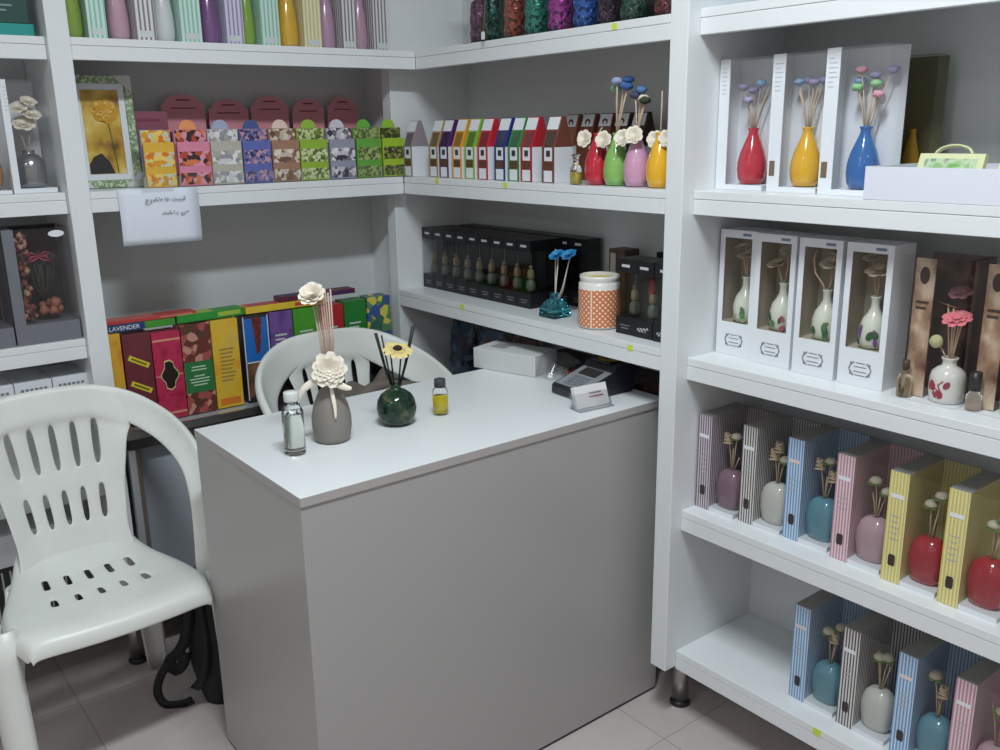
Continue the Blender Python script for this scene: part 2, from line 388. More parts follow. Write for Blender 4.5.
# ------------------------------------------------------------------ plastic chairs
PLAS = mat('white_monobloc_plastic', rgb(224, 226, 219), .36, vary=.04, vscale=9)
def smooth_path(pts, n):
    P = [Vector(p) for p in pts]; out = []
    for k in range(n):
        t = k/(n-1)*(len(P)-1); i = min(int(t), len(P)-2); f = t-i
        a, b, c, d = P[max(i-1, 0)], P[i], P[i+1], P[min(i+2, len(P)-1)]
        out.append(.5*((2*b)+(c-a)*f+(2*a-5*b+4*c-d)*f*f+(3*b-a-3*c+d)*f**3))
    return out
RIM = [(0, .22, .788), (.09, .215, .784), (.16, .19, .765), (.21, .14, .735), (.24, .07, .70), (.25, -.01, .655), (.25, -.06, .59), (.245, -.085, .50), (.24, -.095, .42), (.232, -.105, .34)]
INN = [(0, .20, .722), (.09, .197, .716), (.150, .185, .690), (.180, .14, .672), (.205, .08, .645), (.217, .005, .605), (.217, -.03, .54), (.212, -.045, .46), (.208, -.05, .41), (.200, -.062, .34)]
INN2 = [(0, .20, .722), (.06, .199, .716), (.105, .193, .698), (.150, .168, .668), (.190, .105, .640), (.212, .01, .60), (.215, -.03, .54), (.211, -.045, .46), (.208, -.05, .41), (.200, -.062, .34)]
def make_chair(label, loc, rz, scale, group, INN=INN, pk=1.0):
    t = thing('plastic_chair', label, 'chair', loc, rz, group); t.scale = (scale,)*3
    # back and arms: one moulded band
    R = smooth_path(RIM, 25); I = smooth_path(INN, 25)
    R = [Vector((-p.x, p.y, p.z)) for p in R[:0:-1]]+R; I = [Vector((-p.x, p.y, p.z)) for p in I[:0:-1]]+I
    P = []
    for a, b in zip(R, I):
        out = Vector((a.x, a.y-.05, 0)).normalized()
        row = [a-Vector((0, 0, .020))+out*.012, a-Vector((0, 0, .006))+out*.009, a]
        for f in (.18, .5, .82, 1.0): row.append(a.lerp(b, f)+out*.010*math.sin(PI*f)*min(1, max(0, (abs(a.x)-.17)/.05)))
        P.append(row)
    MB().grid(P).build('arm_and_rim', PLAS, t, solid=.007, sub=1)
    # back panel with two rows of slots
    zs = [.405, .425, .445, .470, .478, .52, .558, .568, .590, .600, .66, .706, .708, .735]
    ys = []
    for z in zs: ys.append(.115+.085*min(1, max(0, (z-.405)/.30))**.9)
    hw = [.130, .124, .121, .122, .123, .128, .133, .135, .140, .143, .155, .168, .172, .172]
    hole_rows = {4, 5, 9, 10}
    P = []
    def at_x(curve, x):
        sg = 1 if x >= 0 else -1; x = abs(x); prev = curve[0]
        for p in curve[1:]:
            if p.x >= x:
                f = (x-prev.x)/max(1e-6, p.x-prev.x); q = prev.lerp(p, f); q.x = sg*q.x; return q
            prev = p
        q = prev.copy(); q.x = sg*q.x; return q
    RC, IC = smooth_path(RIM, 49), smooth_path(INN, 49)
    rows = list(zip(zs, ys, hw))[:12]
    for z, y, h in rows:
        h *= pk; fan = (.0375+.0085*(z-.47)/.23)*(pk+1)/2*(1 if pk == 1 else .9); s = .0048 if z < .57 else .0052
        xs = [-h]
        for k in range(-2, 3): xs += [k*fan-s, k*fan+s]
        xs.append(h)
        P.append([Vector((x, y+.012*(1-(x/h)**2)-.006-.03*max(0, abs(x)-.10)/.08*pk, min(z, z if z < .67 else at_x(IC, x).z-.010))) for x in xs])
    for f in (0.0, .35, .7, .95):
        P.append([at_x(IC, p.x).lerp(at_x(RC, p.x), f)+Vector((0, -.0015 if abs(p.x) < max(q.x for q in P[11])-.001 else .005, 0)) for p in P[11]])
    MB().grid(P, skip=lambda i, j: i in hole_rows and j % 2 == 1).build('backrest', PLAS, t, solid=.006, sub=2)
    # seat, dished, front edge rolls down
    yv = [.150, .132, .105, .062, .055, .030, .022, -.010, -.030, -.058, -.066, -.095, -.15, -.178, -.198, -.206, -.208]
    zv = [.450, .428, .412, .4040, .403, .401, .400, .399, .399, .400, .400, .402, .406, .406, .399, .385, .366]
    hv = [.126, .135, .148, .164, .167, .177, .180, .190, .194, .198, .199, .200, .196, .190, .184, .180, .178]
    rows2 = {6: 0, 7: 0, 9: 1, 10: 1}
    P = []
    for y, z, h in zip(yv, zv, hv):
        xs = [-h, -h+.004, -h+.02]; fan = .044+.006*(.05-y)/.2
        for k in range(-2, 3): xs += [k*fan-.0045, k*fan+.0045]
        xs += [h-.02, h-.004, h]
        row = []
        for i, x in enumerate(xs):
            dz = {0: -.045, 1: -.012, len(xs)-1: -.045, len(xs)-2: -.012}.get(i, 0)
            if z < .39: dz *= .3
            row.append(Vector((x, y-.012*(1-(x/h)**2)*(1 if y < -.1 else 0), z+dz-.008*(1-(x/h)**2)*(1 if -.15 < y < .1 else .3))))
        P.append(row)
    MB().grid(P, skip=lambda i, j: i in (3, 4, 5, 8, 9) and j in (3, 5, 7, 9, 11)).build('seat', PLAS, t, solid=.006, sub=2)
    # legs: tapered channel sections
    def leg(top, bot, r0, r1, face):
        top, bot = Vector(top), Vector(bot); P = []
        for i in range(7):
            f = i/6; c = top.lerp(bot, f); r = r0+(r1-r0)*f
            P.append([c+Vector((math.cos(face+a)*r, math.sin(face+a)*r, 0)) for a in [-1.25+2.5*k/8 for k in range(9)]])
        MB().grid(P).build('leg', PLAS, t, solid=.006)
    for s in (-1, 1):
        fa = -PI/2+s*.75
        if s < 0: leg((-.208, -.115, .415), (-.202, -.150, .003), .038, .033, fa)
        else: leg((.216, -.105, .40), (.226, -.125, .003), .030, .026, fa)
        leg((s*.125, .095, .385), (s*.165, .196, .003), .032, .024, PI/2-s*.6)
        # skirt joining seat side to arm
        P = [[Vector((s*x, y, z)) for x, y, z in ((.196, -.14, zz+.006), (.206, -.11, zz+.008), (.208, -.08, zz+.008), (.200, -.03, zz+.004), (.176, .03, zz-.004))] for zz in (.33, .35, .368)]
        MB().grid(P).build('arm_skirt', PLAS, t, solid=.006, sub=1)
    return t
make_chair('white plastic armchair standing free to the left of the counter', (-1.0, -.25, 0), 0.02, 1.0, 'white plastic armchairs')
make_chair('white plastic armchair tucked behind the counter with clothing on it', (-.308, -.285, 0), 0.0, 1.05, 'white plastic armchairs', INN2, .70)
# ------------------------------------------------------------------ product builders
rnd = random.Random(7)
def reeds_in(parent, base, spots, r=.0013, m=None, name='reed'):
    for (x, y, z) in spots:
        MB().tube([base, Vector(base).lerp(Vector((x, y, z)), .5)+Vector((rnd.uniform(-.002, .002), 0, 0)), (x, y, z)], r, 6).build(name, m or REED, parent)
TEAR = [(.014, 0), (.022, .002), (.0262, .012), (.0285, .028), (.0278, .044), (.0235, .062), (.0165, .080), (.0105, .094), (.0088, .101), (.0098, .104), (.0115, .107), (.0098, .1085), (.0062, .108), (.006, .10)]
NECK = [(.014, 0), (.021, .002), (.0248, .010), (.0262, .024), (.0250, .040), (.0205, .055), (.0125, .066), (.0082, .075), (.0078, .088), (.0098, .094), (.0100, .096), (.0070, .096), (.0066, .088)]
OVAL = [(.016, 0), (.024, .0015), (.0285, .010), (.0310, .026), (.0318, .042), (.0300, .058), (.0250, .070), (.0170, .0775), (.0080, .0800), (.0055, .0800), (.005, .076)]
def glaze(name, c): return mat('glazed_ceramic_'+name, c, .16, coat=.6, vary=.03, vscale=20)
STRIPE = dict(
    purple=(rgb(112, 90, 106), rgb(206, 196, 204), glaze('mauve', rgb(142, 112, 130))),
    grey=(rgb(88, 84, 84), rgb(222, 218, 214), glaze('white', rgb(214, 214, 206))),
    blue=(rgb(104, 150, 196), rgb(196, 214, 232), glaze('blue', rgb(96, 152, 170))),
    pink=(rgb(190, 134, 150), rgb(228, 204, 208), glaze('pink', rgb(194, 160, 170))),
    yellow=(rgb(206, 188, 92), rgb(226, 218, 158), glaze('red', rgb(180, 34, 48))))
def striped_box(label, loc, kind, group, stems, w=.102):
    """local x: along the shelf, y: into the shelf; printed spine at the left, clear window at the right"""
    c1, c2, vm = STRIPE[kind]; h, d, sw = .213, .125, .036
    t = thing('reed_diffuser_box', label, 'gift box', loc, RR, group)
    sm = stripes('striped_card_'+kind, c1, c2); dk = mat('box_top_'+kind, tuple(x*.75 for x in c1), .6)
    MB().box(0, 0, 0, sw, d, h, 0, {1: 1}).build('spine', [sm, mat('grey_box_top', rgb(150, 148, 142), .6)], t, bevel=.0006)
    MB().box(sw+.0005, d-.003, .0005, w, d, h, 0).build('back_card', sm, t)
    MB().box(sw+.0005, .0012, .0, w-.0005, d-.004, .009).build('tray', PAPER, t)
    MB(thin=True).box(sw+.0005, .0, .0095, w, .0006, h).box(w-.0006, .0007, .0005, w, d-.0035, h).box(sw+.0005, .0007, h-.0006, w-.0007, d-.0035, h).build('window', film('gift_box_film', (.86, .86, .85), .035), t)
    MB().extr([(.006, -.0002, h*.765), (.030, -.0002, h*.765), (.030, -.0002, h*.80), (.006, -.0002, h*.80)], (0, -.0005, 0)).build('name_label', PAPER if kind != 'blue' else mat('pale_pink_card', rgb(222, 206, 206), .6), t)
    MB().extr([(.013, -.0002, .032), (.023, -.0002, .032), (.0245, -.0002, .036), (.0245, -.0002, .050), (.023, -.0002, .054), (.013, -.0002, .054), (.0115, -.0002, .050), (.0115, -.0002, .036)], (0, -.0005, 0)).build('scent_label', mat('dark_brown_label', rgb(58, 44, 42), .5), t)
    b = MB()
    for k in range(5 if kind in ('yellow', 'purple') else 3): b.box(.010, -.0006, h*.60-k*.011, .026-.003*(k % 2), -.0001, h*.60-k*.011+.0022)
    b.build('small_print', mat('soft_print', rgb(180, 178, 172), .6), t)
    cx, cy = sw+.031, .036
    v = MB().lathe([(r, z*1.08) for r, z in OVAL], 28, (cx, cy, .0095), 1.03, .80, pw=2.6).build('vase', vm, t)
    for (kd, dx, dz) in stems:
        p = (cx+dx*.95, cy+rnd.uniform(-.006, .004), .094+dz)
        MB().tube([(cx+dx*.1, cy, .088), (cx+dx*.6, cy, .094+dz*.6), p], .0014, 6).build('reed', REED, v)
        if kd == 'dome':
            MB().lathe([(.0001, .010), (.006, .0095), (.0105, .006), (.0125, .001), (.010, -.002), (.003, -.003)], 14, p).build('flower', mat('pale_dome_flower', rgb(206, 196, 172), .8, bump=.3, bscale=300), v)
            b = MB()
            for k in range(6):
                a = k*PI/3+.3; q = Vector(p); e = Vector((math.cos(a), math.sin(a), 0)); s_ = Vector((-e.y, e.x, 0))
                b.grid([[q+e*.004+Vector((0, 0, -.003)), q+e*.010+s_*.005+Vector((0, 0, -.004))], [q+e*.010-s_*.005+Vector((0, 0, -.004)), q+e*.018+Vector((0, 0, -.002))]])
            b.build('leaf', LEAF, v)
        elif kd == 'curl':
            b = MB(); q = Vector(p)
            for k in range(4):
                pts = [q+Vector((math.cos(a)*(.0085-.001*k), math.sin(a)*(.0085-.001*k), -.010+k*.0062+.002*math.sin(a*1.5+k))) for a in [2*PI*i/12 for i in range(13)]]
                b.tube(pts, .0026, 6)
            b.build('flower', mat('curled_wood_flower', rgb(206, 182, 150), .8, vary=.15, vscale=120), v)
    return t
def fluff(parent, p, c, r=.010):
    m = mat('pompon_%d' % (hash(c) % 9999), c, .85, bump=.8, bscale=260)
    MB().ball(p, r, 12, 7, 1, 1, .62, jit=.25, rnd=rnd).build('flower', m, parent)
def window_gift_box(label, loc, rz, w, h, d, vase_mat, heads, group, sw=.026, prof=TEAR, brown=True, tint=(1, 1, 1), vs=1.0):
    """white card box: spine strip at the left, clear front and side"""
    t = thing('vase_gift_box', label, 'gift box', loc, rz, group)
    MB().box(0, 0, 0, sw, .002, h).box(0, .0021, 0, .002, d, h).build('spine', PAPER, t)
    MB().box(.0021, d-.002, .0, w, d, h).build('back_card', PAPER, t)
    MB().box(sw, .001, 0, w-.001, d-.0025, .010).build('tray', PAPER, t)
    MB(thin=True).box(sw+.0002, 0, .0102, w, .0006, h).box(w-.0006, .0008, .0005, w, d-.0024, h).box(.0022, .0025, h-.0006, w-.0008, d-.0024, h).build('window', film('box_window_film', (.95, .95, .95), .05), t)
    b = MB()
    for k in range(7): b.box(.006, -.0005, h*.93-k*.008, .006+rnd.uniform(.009, sw-.009), -.0001, h*.93-k*.008+.0016)
    b.build('small_print', mat('pale_print', rgb(190, 196, 202), .6), t)
    if brown: MB().box(.004, -.0006, .030, .016, -.0001, .058).build('scent_label', mat('brown_label', rgb(118, 100, 78), .5), t)
    cx, cy = sw+(w-sw)*.44, min(.042, d*.5)
    v = MB().lathe([(r*vs, z*vs) for r, z in prof], 28, (cx, cy, .0105)).build('vase', vase_mat, t)
    top = prof[-3][1]*vs+.010
    for k, (dx, dy, z, c) in enumerate(heads):
        p = (cx+dx, cy+dy, z)
        MB().tube([(cx+dx*.08, cy+dy*.08, top-.01), (cx+dx*.5, cy+dy*.5, (top+z)/2), p], .0012, 6).build('reed', REED, v)
        if c: fluff(v, p, c, .0105)
    return t, v
# ------------------------------------------------------------------ right front bay, second shelf: white window boxes
G = 'white boxes with vase and window on the right shelf'
LIL, SKY, PNK, GRN = rgb(176, 168, 206), rgb(150, 190, 226), rgb(232, 160, 178), rgb(150, 214, 150)
window_gift_box('white window box holding a red vase, left one of three under the top shelf', (.098, -1.028, T2), RR, .112, .249, .064, glaze('scarlet', rgb(206, 30, 52)),
                [(-.030, .0, .197, LIL), (-.012, .01, .190, LIL), (.012, .0, .203, SKY), (-.008, -.01, .172, LIL), (.030, .0, .195, None), (.022, .01, .180, None)], G, sw=.024, brown=False)
window_gift_box('white window box holding a yellow vase, between the red and the blue one', (.091, -1.156, T2), RR, .107, .250, .064, glaze('golden', rgb(238, 176, 20)),
                [(-.026, 0, .200, SKY), (-.012, .01, .203, LIL), (.006, 0, .198, LIL), (.020, .01, .202, LIL), (-.018, -.01, .185, None), (.014, 0, .19, None)], G, sw=.027)
window_gift_box('white window box holding a blue vase, right beside the white tray', (.084, -1.272, T2), RR, .118, .252, .064, glaze('cobalt', rgb(36, 104, 178)),
                [(-.018, 0, .214, PNK), (.004, .01, .205, LIL), (-.020, -.005, .185, GRN), (.012, 0, .190, GRN), (.020, -.005, .172, PNK), (-.024, .01, .196, SKY), (.036, .01, .212, LIL)], G, sw=.027)
t = thing('clear_packing_box', 'tall clear box with olive inside standing behind the blue vase box', 'box', (.222, -1.284, T2), RR)
MB().box(0, .036, 0, .118, .040, .238).box(0, 0, 0, .118, .036, .004).build('back_card', mat('olive_card', rgb(120, 116, 86), .7), t)
MB(thin=True).box(0, 0, .0045, .118, .0006, .24).box(.1174, .0008, .0045, .118, .0355, .24).box(0, .0008, .2394, .1172, .040, .24).build('window', film('smoky_film', (.8, .8, .74), .04), t)
MB().lathe([(r*.6, z) for r, z in TEAR], 20, (.075, .018, .0045)).build('vase', glaze('golden', rgb(238, 176, 20)), t)
# tray with the green gift card
t = thing('display_tray', 'open white cardboard tray on the second shelf right of the vase boxes', 'tray', (.034, -1.3925, T2), RR)
MB().box(0, 0, 0, .32, .003, .054).build('front_panel', mat('lilac_white_card', rgb(222, 224, 234), .6), t)
MB().box(0, .0031, 0, .003, .22, .054).box(.317, .0031, 0, .32, .22, .054).box(.0031, .217, 0, .3169, .22, .054).box(.0031, .0031, 0, .3169, .2169, .003).build('tray_body', PAPER, t)
def gift_card_bag(label, loc, rz, lean, c):
    t = thing('gift_bag', label, 'bag', loc, rz, 'lime gift bags in the tray'); t.rotation_euler = (lean, 0, rz)
    w, h = .108, .068
    MB().box(0, 0, 0, w, .012, h).build('bag_body', mat('lime_border_card', rgb(214, 216, 164), .55), t, bevel=.001)
    MB().box(.010, -.0006, .010, w-.010, -.0001, h-.009).build('picture', blotch('green_leaf_picture', [rgb(60, 130, 60), rgb(120, 176, 90), rgb(190, 210, 170), rgb(80, 96, 80)], 46, kind='noise'), t)
    pts = [(w*.5-.030*math.cos(a), .006, h-.001+.016*math.sin(a)) for a in [PI*k/14 for k in range(15)]]
    MB().tube(pts, .0052, 8, flat=.45).build('handle', mat('lime_handle', rgb(208, 212, 160), .5), t)
gift_card_bag('lime bordered gift bag with looped handle leaning in the white tray', (.095, -1.441, T2+.010), RR, -.35, 0)
gift_card_bag('lime gift bag at the right end of the white tray, mostly cut off', (.120, -1.560, T2+.010), RR, -.45, 0)
# ------------------------------------------------------------------ third shelf: white cartons with window and crest
BEIGE = mat('beige_box_inside', rgb(176, 166, 148), .7)
PORC = blotch('porcelain_leaf', [rgb(206, 216, 196), rgb(214, 220, 204), rgb(222, 222, 212)], 20, .2, 'noise')
def leaf_motif(parent, cx, cy, z0, cols, R=.026):
    b = MB(); mats = [mat('motif_%d' % i, c, .4) for i, c in enumerate(cols)] if False else [mat('motif_%02x%02x%02x' % tuple(int(x*255) for x in c), c, .4) for c in cols]
    def on(a, z, off=.0004): r = R+off; return Vector((cx+r*math.sin(a), cy-r*math.cos(a), z0+z))
    for k in range(7):
        a = rnd.uniform(-.75, .75); z = rnd.uniform(.006, .038); s = rnd.uniform(.26, .42); m = k % len(cols); tl = rnd.uniform(-.6, .6)
        ring = []
        for i in range(9):
            q = 2*PI*i/8 if i < 8 else 0
            if i == 8: break
            u, v_ = math.cos(q)*s*(.45 if m == 0 else .6), math.sin(q)*s*R*.9
            u, v_ = u*math.cos(tl)-v_/R*math.sin(tl), u*R*math.sin(tl)+v_*math.cos(tl)
            zz = z+v_; f = 1 if zz > .012 else .93
            ring.append(on(a+u, zz, .0007+(0 if .008 < zz < .036 else -.001)))
        b._add(ring, [tuple(range(len(ring)))], m)
    return b.build('painted_motif', mats, parent)
def crest(parent, cx, z, s):
    b = MB()
    for sg in (-1, 1):
        pts = [(cx+sg*(.017+.0045*math.cos(q*2.2))*s, -.0006, z+.013*math.sin(q)*s) for q in [-1.4+2.8*k/12 for k in range(13)]]
        b.tube(pts, .0011*s, 5, taper=[.5+abs(math.sin(k*1.3)) for k in range(13)])
        for zz in (-.010, .010): b.ball((cx+sg*.0185*s, -.0005, z+zz*s), .0022*s, 6, 4, 1, .3)
    for k, hw in ((-1.3, .010), (-.55, .0125), (.45, .0125), (1.25, .009)): b.box(cx-hw*s, -.0007, z+k*.009*s-.0008, cx+hw*s, -.0001, z+k*.009*s+.0006)
    b.build('crest_print', GREYINK, parent)
    text_mesh('HOME', .0085*s, front(cx, -.0006, z), 'lettering', INK, parent, .0002, sx=1.05) if False else None
def crest_carton(label, loc, vcols, head, group, w=.090, curl=False):
    h, d = .262, .072; fx, fb, ft = .0115, .070, .016
    t = thing('vase_carton', label, 'gift box', loc, RR, group)
    b = MB()
    b.box(0, 0, 0, w, .0015, fb).box(0, 0, h-ft, w, .0015, h).box(0, 0, fb, fx, .0015, h-ft).box(w-fx, 0, fb, w, .0015, h-ft)
    b.box(0, .0016, 0, .0015, d, h).box(w-.0015, .0016, 0, w, d, h).box(.0016, .0016, h-.0015, w-.0016, d, h).box(.0016, .0016, 0, w-.0016, d, .0015)
    b.build('carton', PAPER, t)
    MB().box(.0017, d-.002, .0017, w-.0017, d-.0005, h-.0017).box(.0017, .003, fb-.004, w-.0017, d-.0022, fb-.002).box(.0017, .003, fb, .0022, d-.0022, h-.002).box(w-.0022, .003, fb, w-.0017, d-.0022, h-.002).build('insert', BEIGE, t)
    MB(thin=True).box(.002, .0018, fb-.0015, w-.002, .0024, h-.004).build('window', film('carton_film', (.94, .93, .91), .02), t)
    crest(t, w/2, fb*.47, 1.0)
    MB().box(w*.62, -.0005, h-.011, w*.84, -.0001, h-.006).build('small_print', mat('blue_print', rgb(110, 130, 160), .6), t)
    cx, cy = w/2, d*.47
    v = MB().lathe([(r*.98, z*1.0) for r, z in NECK], 26, (cx, cy, fb-.0017)).build('vase', PORC, t)
    leaf_motif(v, cx, cy, fb-.002, vcols)
    hm = mat('dried_flower_head', rgb(206, 190, 164), .85, vary=.12, vscale=90)
    for dx, dz, r in head:
        p = Vector((cx+dx, cy-.004, fb+.094+dz))
        MB().tube([(cx, cy, fb+.085), (cx+dx*.6, cy, fb+.09+dz*.5), p], .0013, 6).build('reed', REED, v)
        MB().flower(p, (dx*6, -.45, 1), r, 3, 6, rnd=rnd, cup=.45).build('flower', hm, v)
    if curl:
        MB().tube([(cx, cy-.004, fb+.085), (cx-.004, cy-.012, fb+.105), (cx-.020, cy-.014, fb+.125), (cx-.028, cy-.010, fb+.150), (cx-.027, cy, fb+.172)], .0018, 6).build('curled_stem', REED, v)
    return t
G = 'white crest cartons with painted vases'
GR, DG, PU, MA = rgb(84, 130, 84), rgb(46, 92, 58), rgb(128, 78, 148), rgb(180, 90, 120)
crest_carton('white crest carton with window, leftmost beside the shelf post', (.118, -1.033, T3), [GR, rgb(150, 176, 120)], [(.0, .045, .020), (-.012, .060, .016)], G)
crest_carton('white crest carton with green leafy vase, second from the shelf post', (.105, -1.1315, T3), [DG, GR, MA], [(-.016, .036, .020), (.010, .064, .020)], G, w=.092)
crest_carton('white crest carton with a curling stem in its window', (.097, -1.235, T3), [GR, DG], [(.008, .050, .024), (.018, .074, .016)], G, curl=True)
crest_carton('white crest carton with purple flowered vase, rightmost of the crest cartons', (.095, -1.335, T3), [PU, DG], [(.004, .046, .024), (-.010, .070, .018)], G)
# two clear boxes with parchment print, bottle and flowered vase
def parchment(): return blotch('parchment_print', [rgb(92, 62, 46), rgb(160, 124, 96), rgb(206, 182, 154), rgb(222, 206, 186)], 26, .55, 'noise', stretch=(1, 1, .6))
def clear_set(label, loc, vcols, group, pink, dark_cap=False):
    w, h, d = .112, .250, .10
    t = thing('diffuser_gift_set', label, 'gift box', loc, RR, group)
    MB().box(.009, .0285, .002, .0435, .0305, h-.006).build('spine', parchment(), t)
    MB().box(.0015, d-.003, .001, w-.0015, d-.001, h-.002).build('back_card', blotch('dark_brown_print', [rgb(40, 26, 22), rgb(74, 50, 40), rgb(112, 82, 66)], 30, .6, 'noise'), t)
    MB(thin=True).box(0, 0, .0005, w, .0006, h).box(0, .0007, .0005, .0006, d, h).box(w-.0006, .0007, .0005, w, d, h).box(.0007, .0007, h-.0006, w-.0007, d-.0005, h).build('window', film('gift_set_film', (.95, .94, .93), .035), t)
    MB().box(.001, .001, 0, w-.001, d-.001, .0004).build('tray', PAPER, t)
    b = MB()
    for k in range(2): b.box(.015, .0275, h*.665-k*.010, .037-.004*k, .0282, h*.665-k*.010+.0045)
    b.ball((.026, .0280, h*.86), .011, 10, 6, .8, .03, 1.4); b.build('lettering', mat('dark_brown_ink', rgb(70, 48, 40), .6), t)
    if not dark_cap:
        bt = MB().lathe([(.010, 0), (.0125, .002), (.0125, .034), (.0085, .041), (.005, .045), (.005, .052)], 18, (.0165, .0138, .0006)).build('bottle', glass('amber_glass', (.75, .62, .45)), t)
        MB().lathe([(.0062, .050), (.0062, .066)], 14, (.0165, .0138, .0006)).build('cap', mat('brown_cap', rgb(70, 52, 42), .5), bt)
    else:
        bt = MB().lathe([(.011, 0), (.0125, .002), (.0125, .026), (.009, .032), (.0055, .034)], 18, (.0165, .0138, .0006)).build('bottle', glass('clear_bottle_glass'), t)
        MB().lathe([(.0095, .0345), (.0095, .066)], 16, (.0165, .0138, .0006)).build('cap', BLACKP, bt)
    cx, cy = .0790, .040
    v = MB().lathe([(r*1.14, z) for r, z in [(.016, 0), (.023, .001), (.0252, .006), (.0258, .022), (.0256, .042), (.0235, .053), (.0165, .060), (.0105, .064), (.0098, .071), (.0120, .076), (.0122, .078), (.009, .078), (.0085, .07)]], 28, (cx, cy, .0006)).build('vase', mat('glazed_white_vase', rgb(222, 220, 212), .2, coat=.5), t)
    leaf_motif(v, cx, cy, .006, vcols, .0294)
    MB().tube([(cx, cy-.0298, .010), (cx+.003, cy-.0300, .022), (cx-.002, cy-.0300, .034), (cx+.006, cy-.0293, .042)], .0011, 5).tube([(cx+.002, cy-.0300, .020), (cx-.009, cy-.0284, .030)], .0009, 5).build('painted_stem', mat('red_ink', vcols[0], .5), v)
    for dx, z in ((-.012, .170), (-.002, .165), (.012, .160), (.016, .150), (.004, .155), (-.02, .10)):
        MB().tube([(cx+dx*.15, cy, .07), (cx+dx, cy-.004, z)], .0013, 6).build('reed', REED, v)
    MB().ball((cx-.022, cy-.010, .104), .0115, 12, 8, jit=.12, rnd=rnd).build('seed_ball', mat('pale_green_ball', rgb(190, 188, 140), .85, bump=.8, bscale=220), v)
    MB().flower((cx+.010, cy-.012, .148), (0, -.55, 1), .024, 3, 8, rnd=rnd, cup=.35).build('flower', mat('pink_foam_flower', pink, .8), v)
    MB().flower((cx, cy+.01, .188), (0, -.5, 1), .020, 2, 7, rnd=rnd, cup=.35).build('flower', mat('dusky_pink_flower', rgb(150, 96, 104), .85), v)
    b = MB(); q = Vector((cx-.006, cy-.008, .168))
    b.grid([[q+Vector((-.022, 0, .006)), q+Vector((-.010, -.004, .004)), q+Vector((.012, 0, -.001))], [q+Vector((-.018, .006, .002)), q+Vector((-.006, .006, -.002)), q+Vector((.014, .004, -.003))]])
    b.build('leaf', mat('dry_leaf', rgb(170, 152, 120), .8), v)
G = 'clear parchment printed diffuser sets'
clear_set('clear diffuser set with red flowered white vase and pink flower beside the crest cartons', (.082, -1.449, T3), [rgb(176, 44, 66), rgb(150, 60, 80)], G, rgb(232, 118, 130))
clear_set('clear diffuser set with purple patterned white vase, cut off by the photo edge', (.090, -1.566, T3), [rgb(150, 130, 168), rgb(110, 100, 130)], G, rgb(160, 120, 120), True)
# ------------------------------------------------------------------ fourth and fifth shelf: striped boxes
G = 'striped diffuser boxes on the lower right shelves'
D, C, R_ = 'dome', 'curl', 'reed'
striped_box('purple striped diffuser box with mauve vase, next to the shelf post', (.077, -1.029, T4), 'purple', G, [(C, -.012, .070), (D, .010, .076), (R_, .022, .035), (R_, .0, .05)])
striped_box('grey striped diffuser box with white vase on the fourth shelf', (.085, -1.139, T4), 'grey', G, [(C, -.010, .062), (D, .014, .052), (R_, .0, .046), (C, .0, .080)])
striped_box('blue striped diffuser box with blue vase on the fourth shelf', (.089, -1.246, T4), 'blue', G, [(C, -.014, .070), (D, .008, .078), (C, .020, .052), (R_, .0, .045)])
striped_box('pink striped diffuser box with pink vase on the fourth shelf', (.080, -1.360, T4), 'pink', G, [(D, -.004, .072), (D, .020, .055), (R_, .006, .045), (R_, -.01, .05)])
striped_box('yellow striped box with red vase, beside the pink striped one', (.073, -1.469, T4), 'yellow', G, [(D, -.006, .060), (D, .014, .082), (R_, .008, .045)])
striped_box('yellow striped box with red vase, rightmost on the fourth shelf', (.069, -1.577, T4), 'yellow', G, [(D, -.002, .060), (D, .018, .076), (R_, .010, .050)])
striped_box('blue striped box, leftmost on the bottom shelf', (.085, -1.291, T5), 'blue', G, [(D, -.006, .070), (C, .010, .064), (D, .018, .085)])
striped_box('grey striped box with white vase on the bottom shelf', (.081, -1.403, T5), 'grey', G, [(D, -.006, .066), (D, .010, .070), (R_, .02, .06), (R_, -.012, .08)])
striped_box('blue striped box with blue vase, between grey and pink on the bottom shelf', (.080, -1.517, T5), 'blue', G, [(D, -.012, .080), (C, .006, .056), (R_, .0, .04)])
striped_box('pink striped box, rightmost on the bottom shelf', (.080, -1.623, T5), 'pink', G, [(D, .004, .070), (D, .016, .05), (R_, -.016, .08)])
# top shelf, only their feet in view
t = thing('reed_diffuser_box', 'light blue vase box on the top shelf at right, only its foot visible', 'gift box', (.10, -1.05, 1.5585), RR)
MB().lathe([(r*1.1, z*1.1) for r, z in TEAR], 24, (.055, .05, .003)).build('vase', glaze('light_blue', rgb(120, 180, 220)), t)
MB().box(0, 0, 0, .10, .11, .003).box(0, .11, 0, .10, .112, .24).build('carton', PAPER, t)
t = thing('bottle_gift_box', 'dark box on the top shelf at right, only its foot visible', 'gift box', (.09, -1.165, 1.5585), RR)
MB().box(0, 0, 0, .13, .10, .24).build('carton', mat('dark_blue_card', rgb(50, 60, 90), .5), t, bevel=.001)
MB().box(.01, -.0006, .02, .12, -.0001, .20).build('front_print', mat('night_print', rgb(90, 96, 120), .5), t)
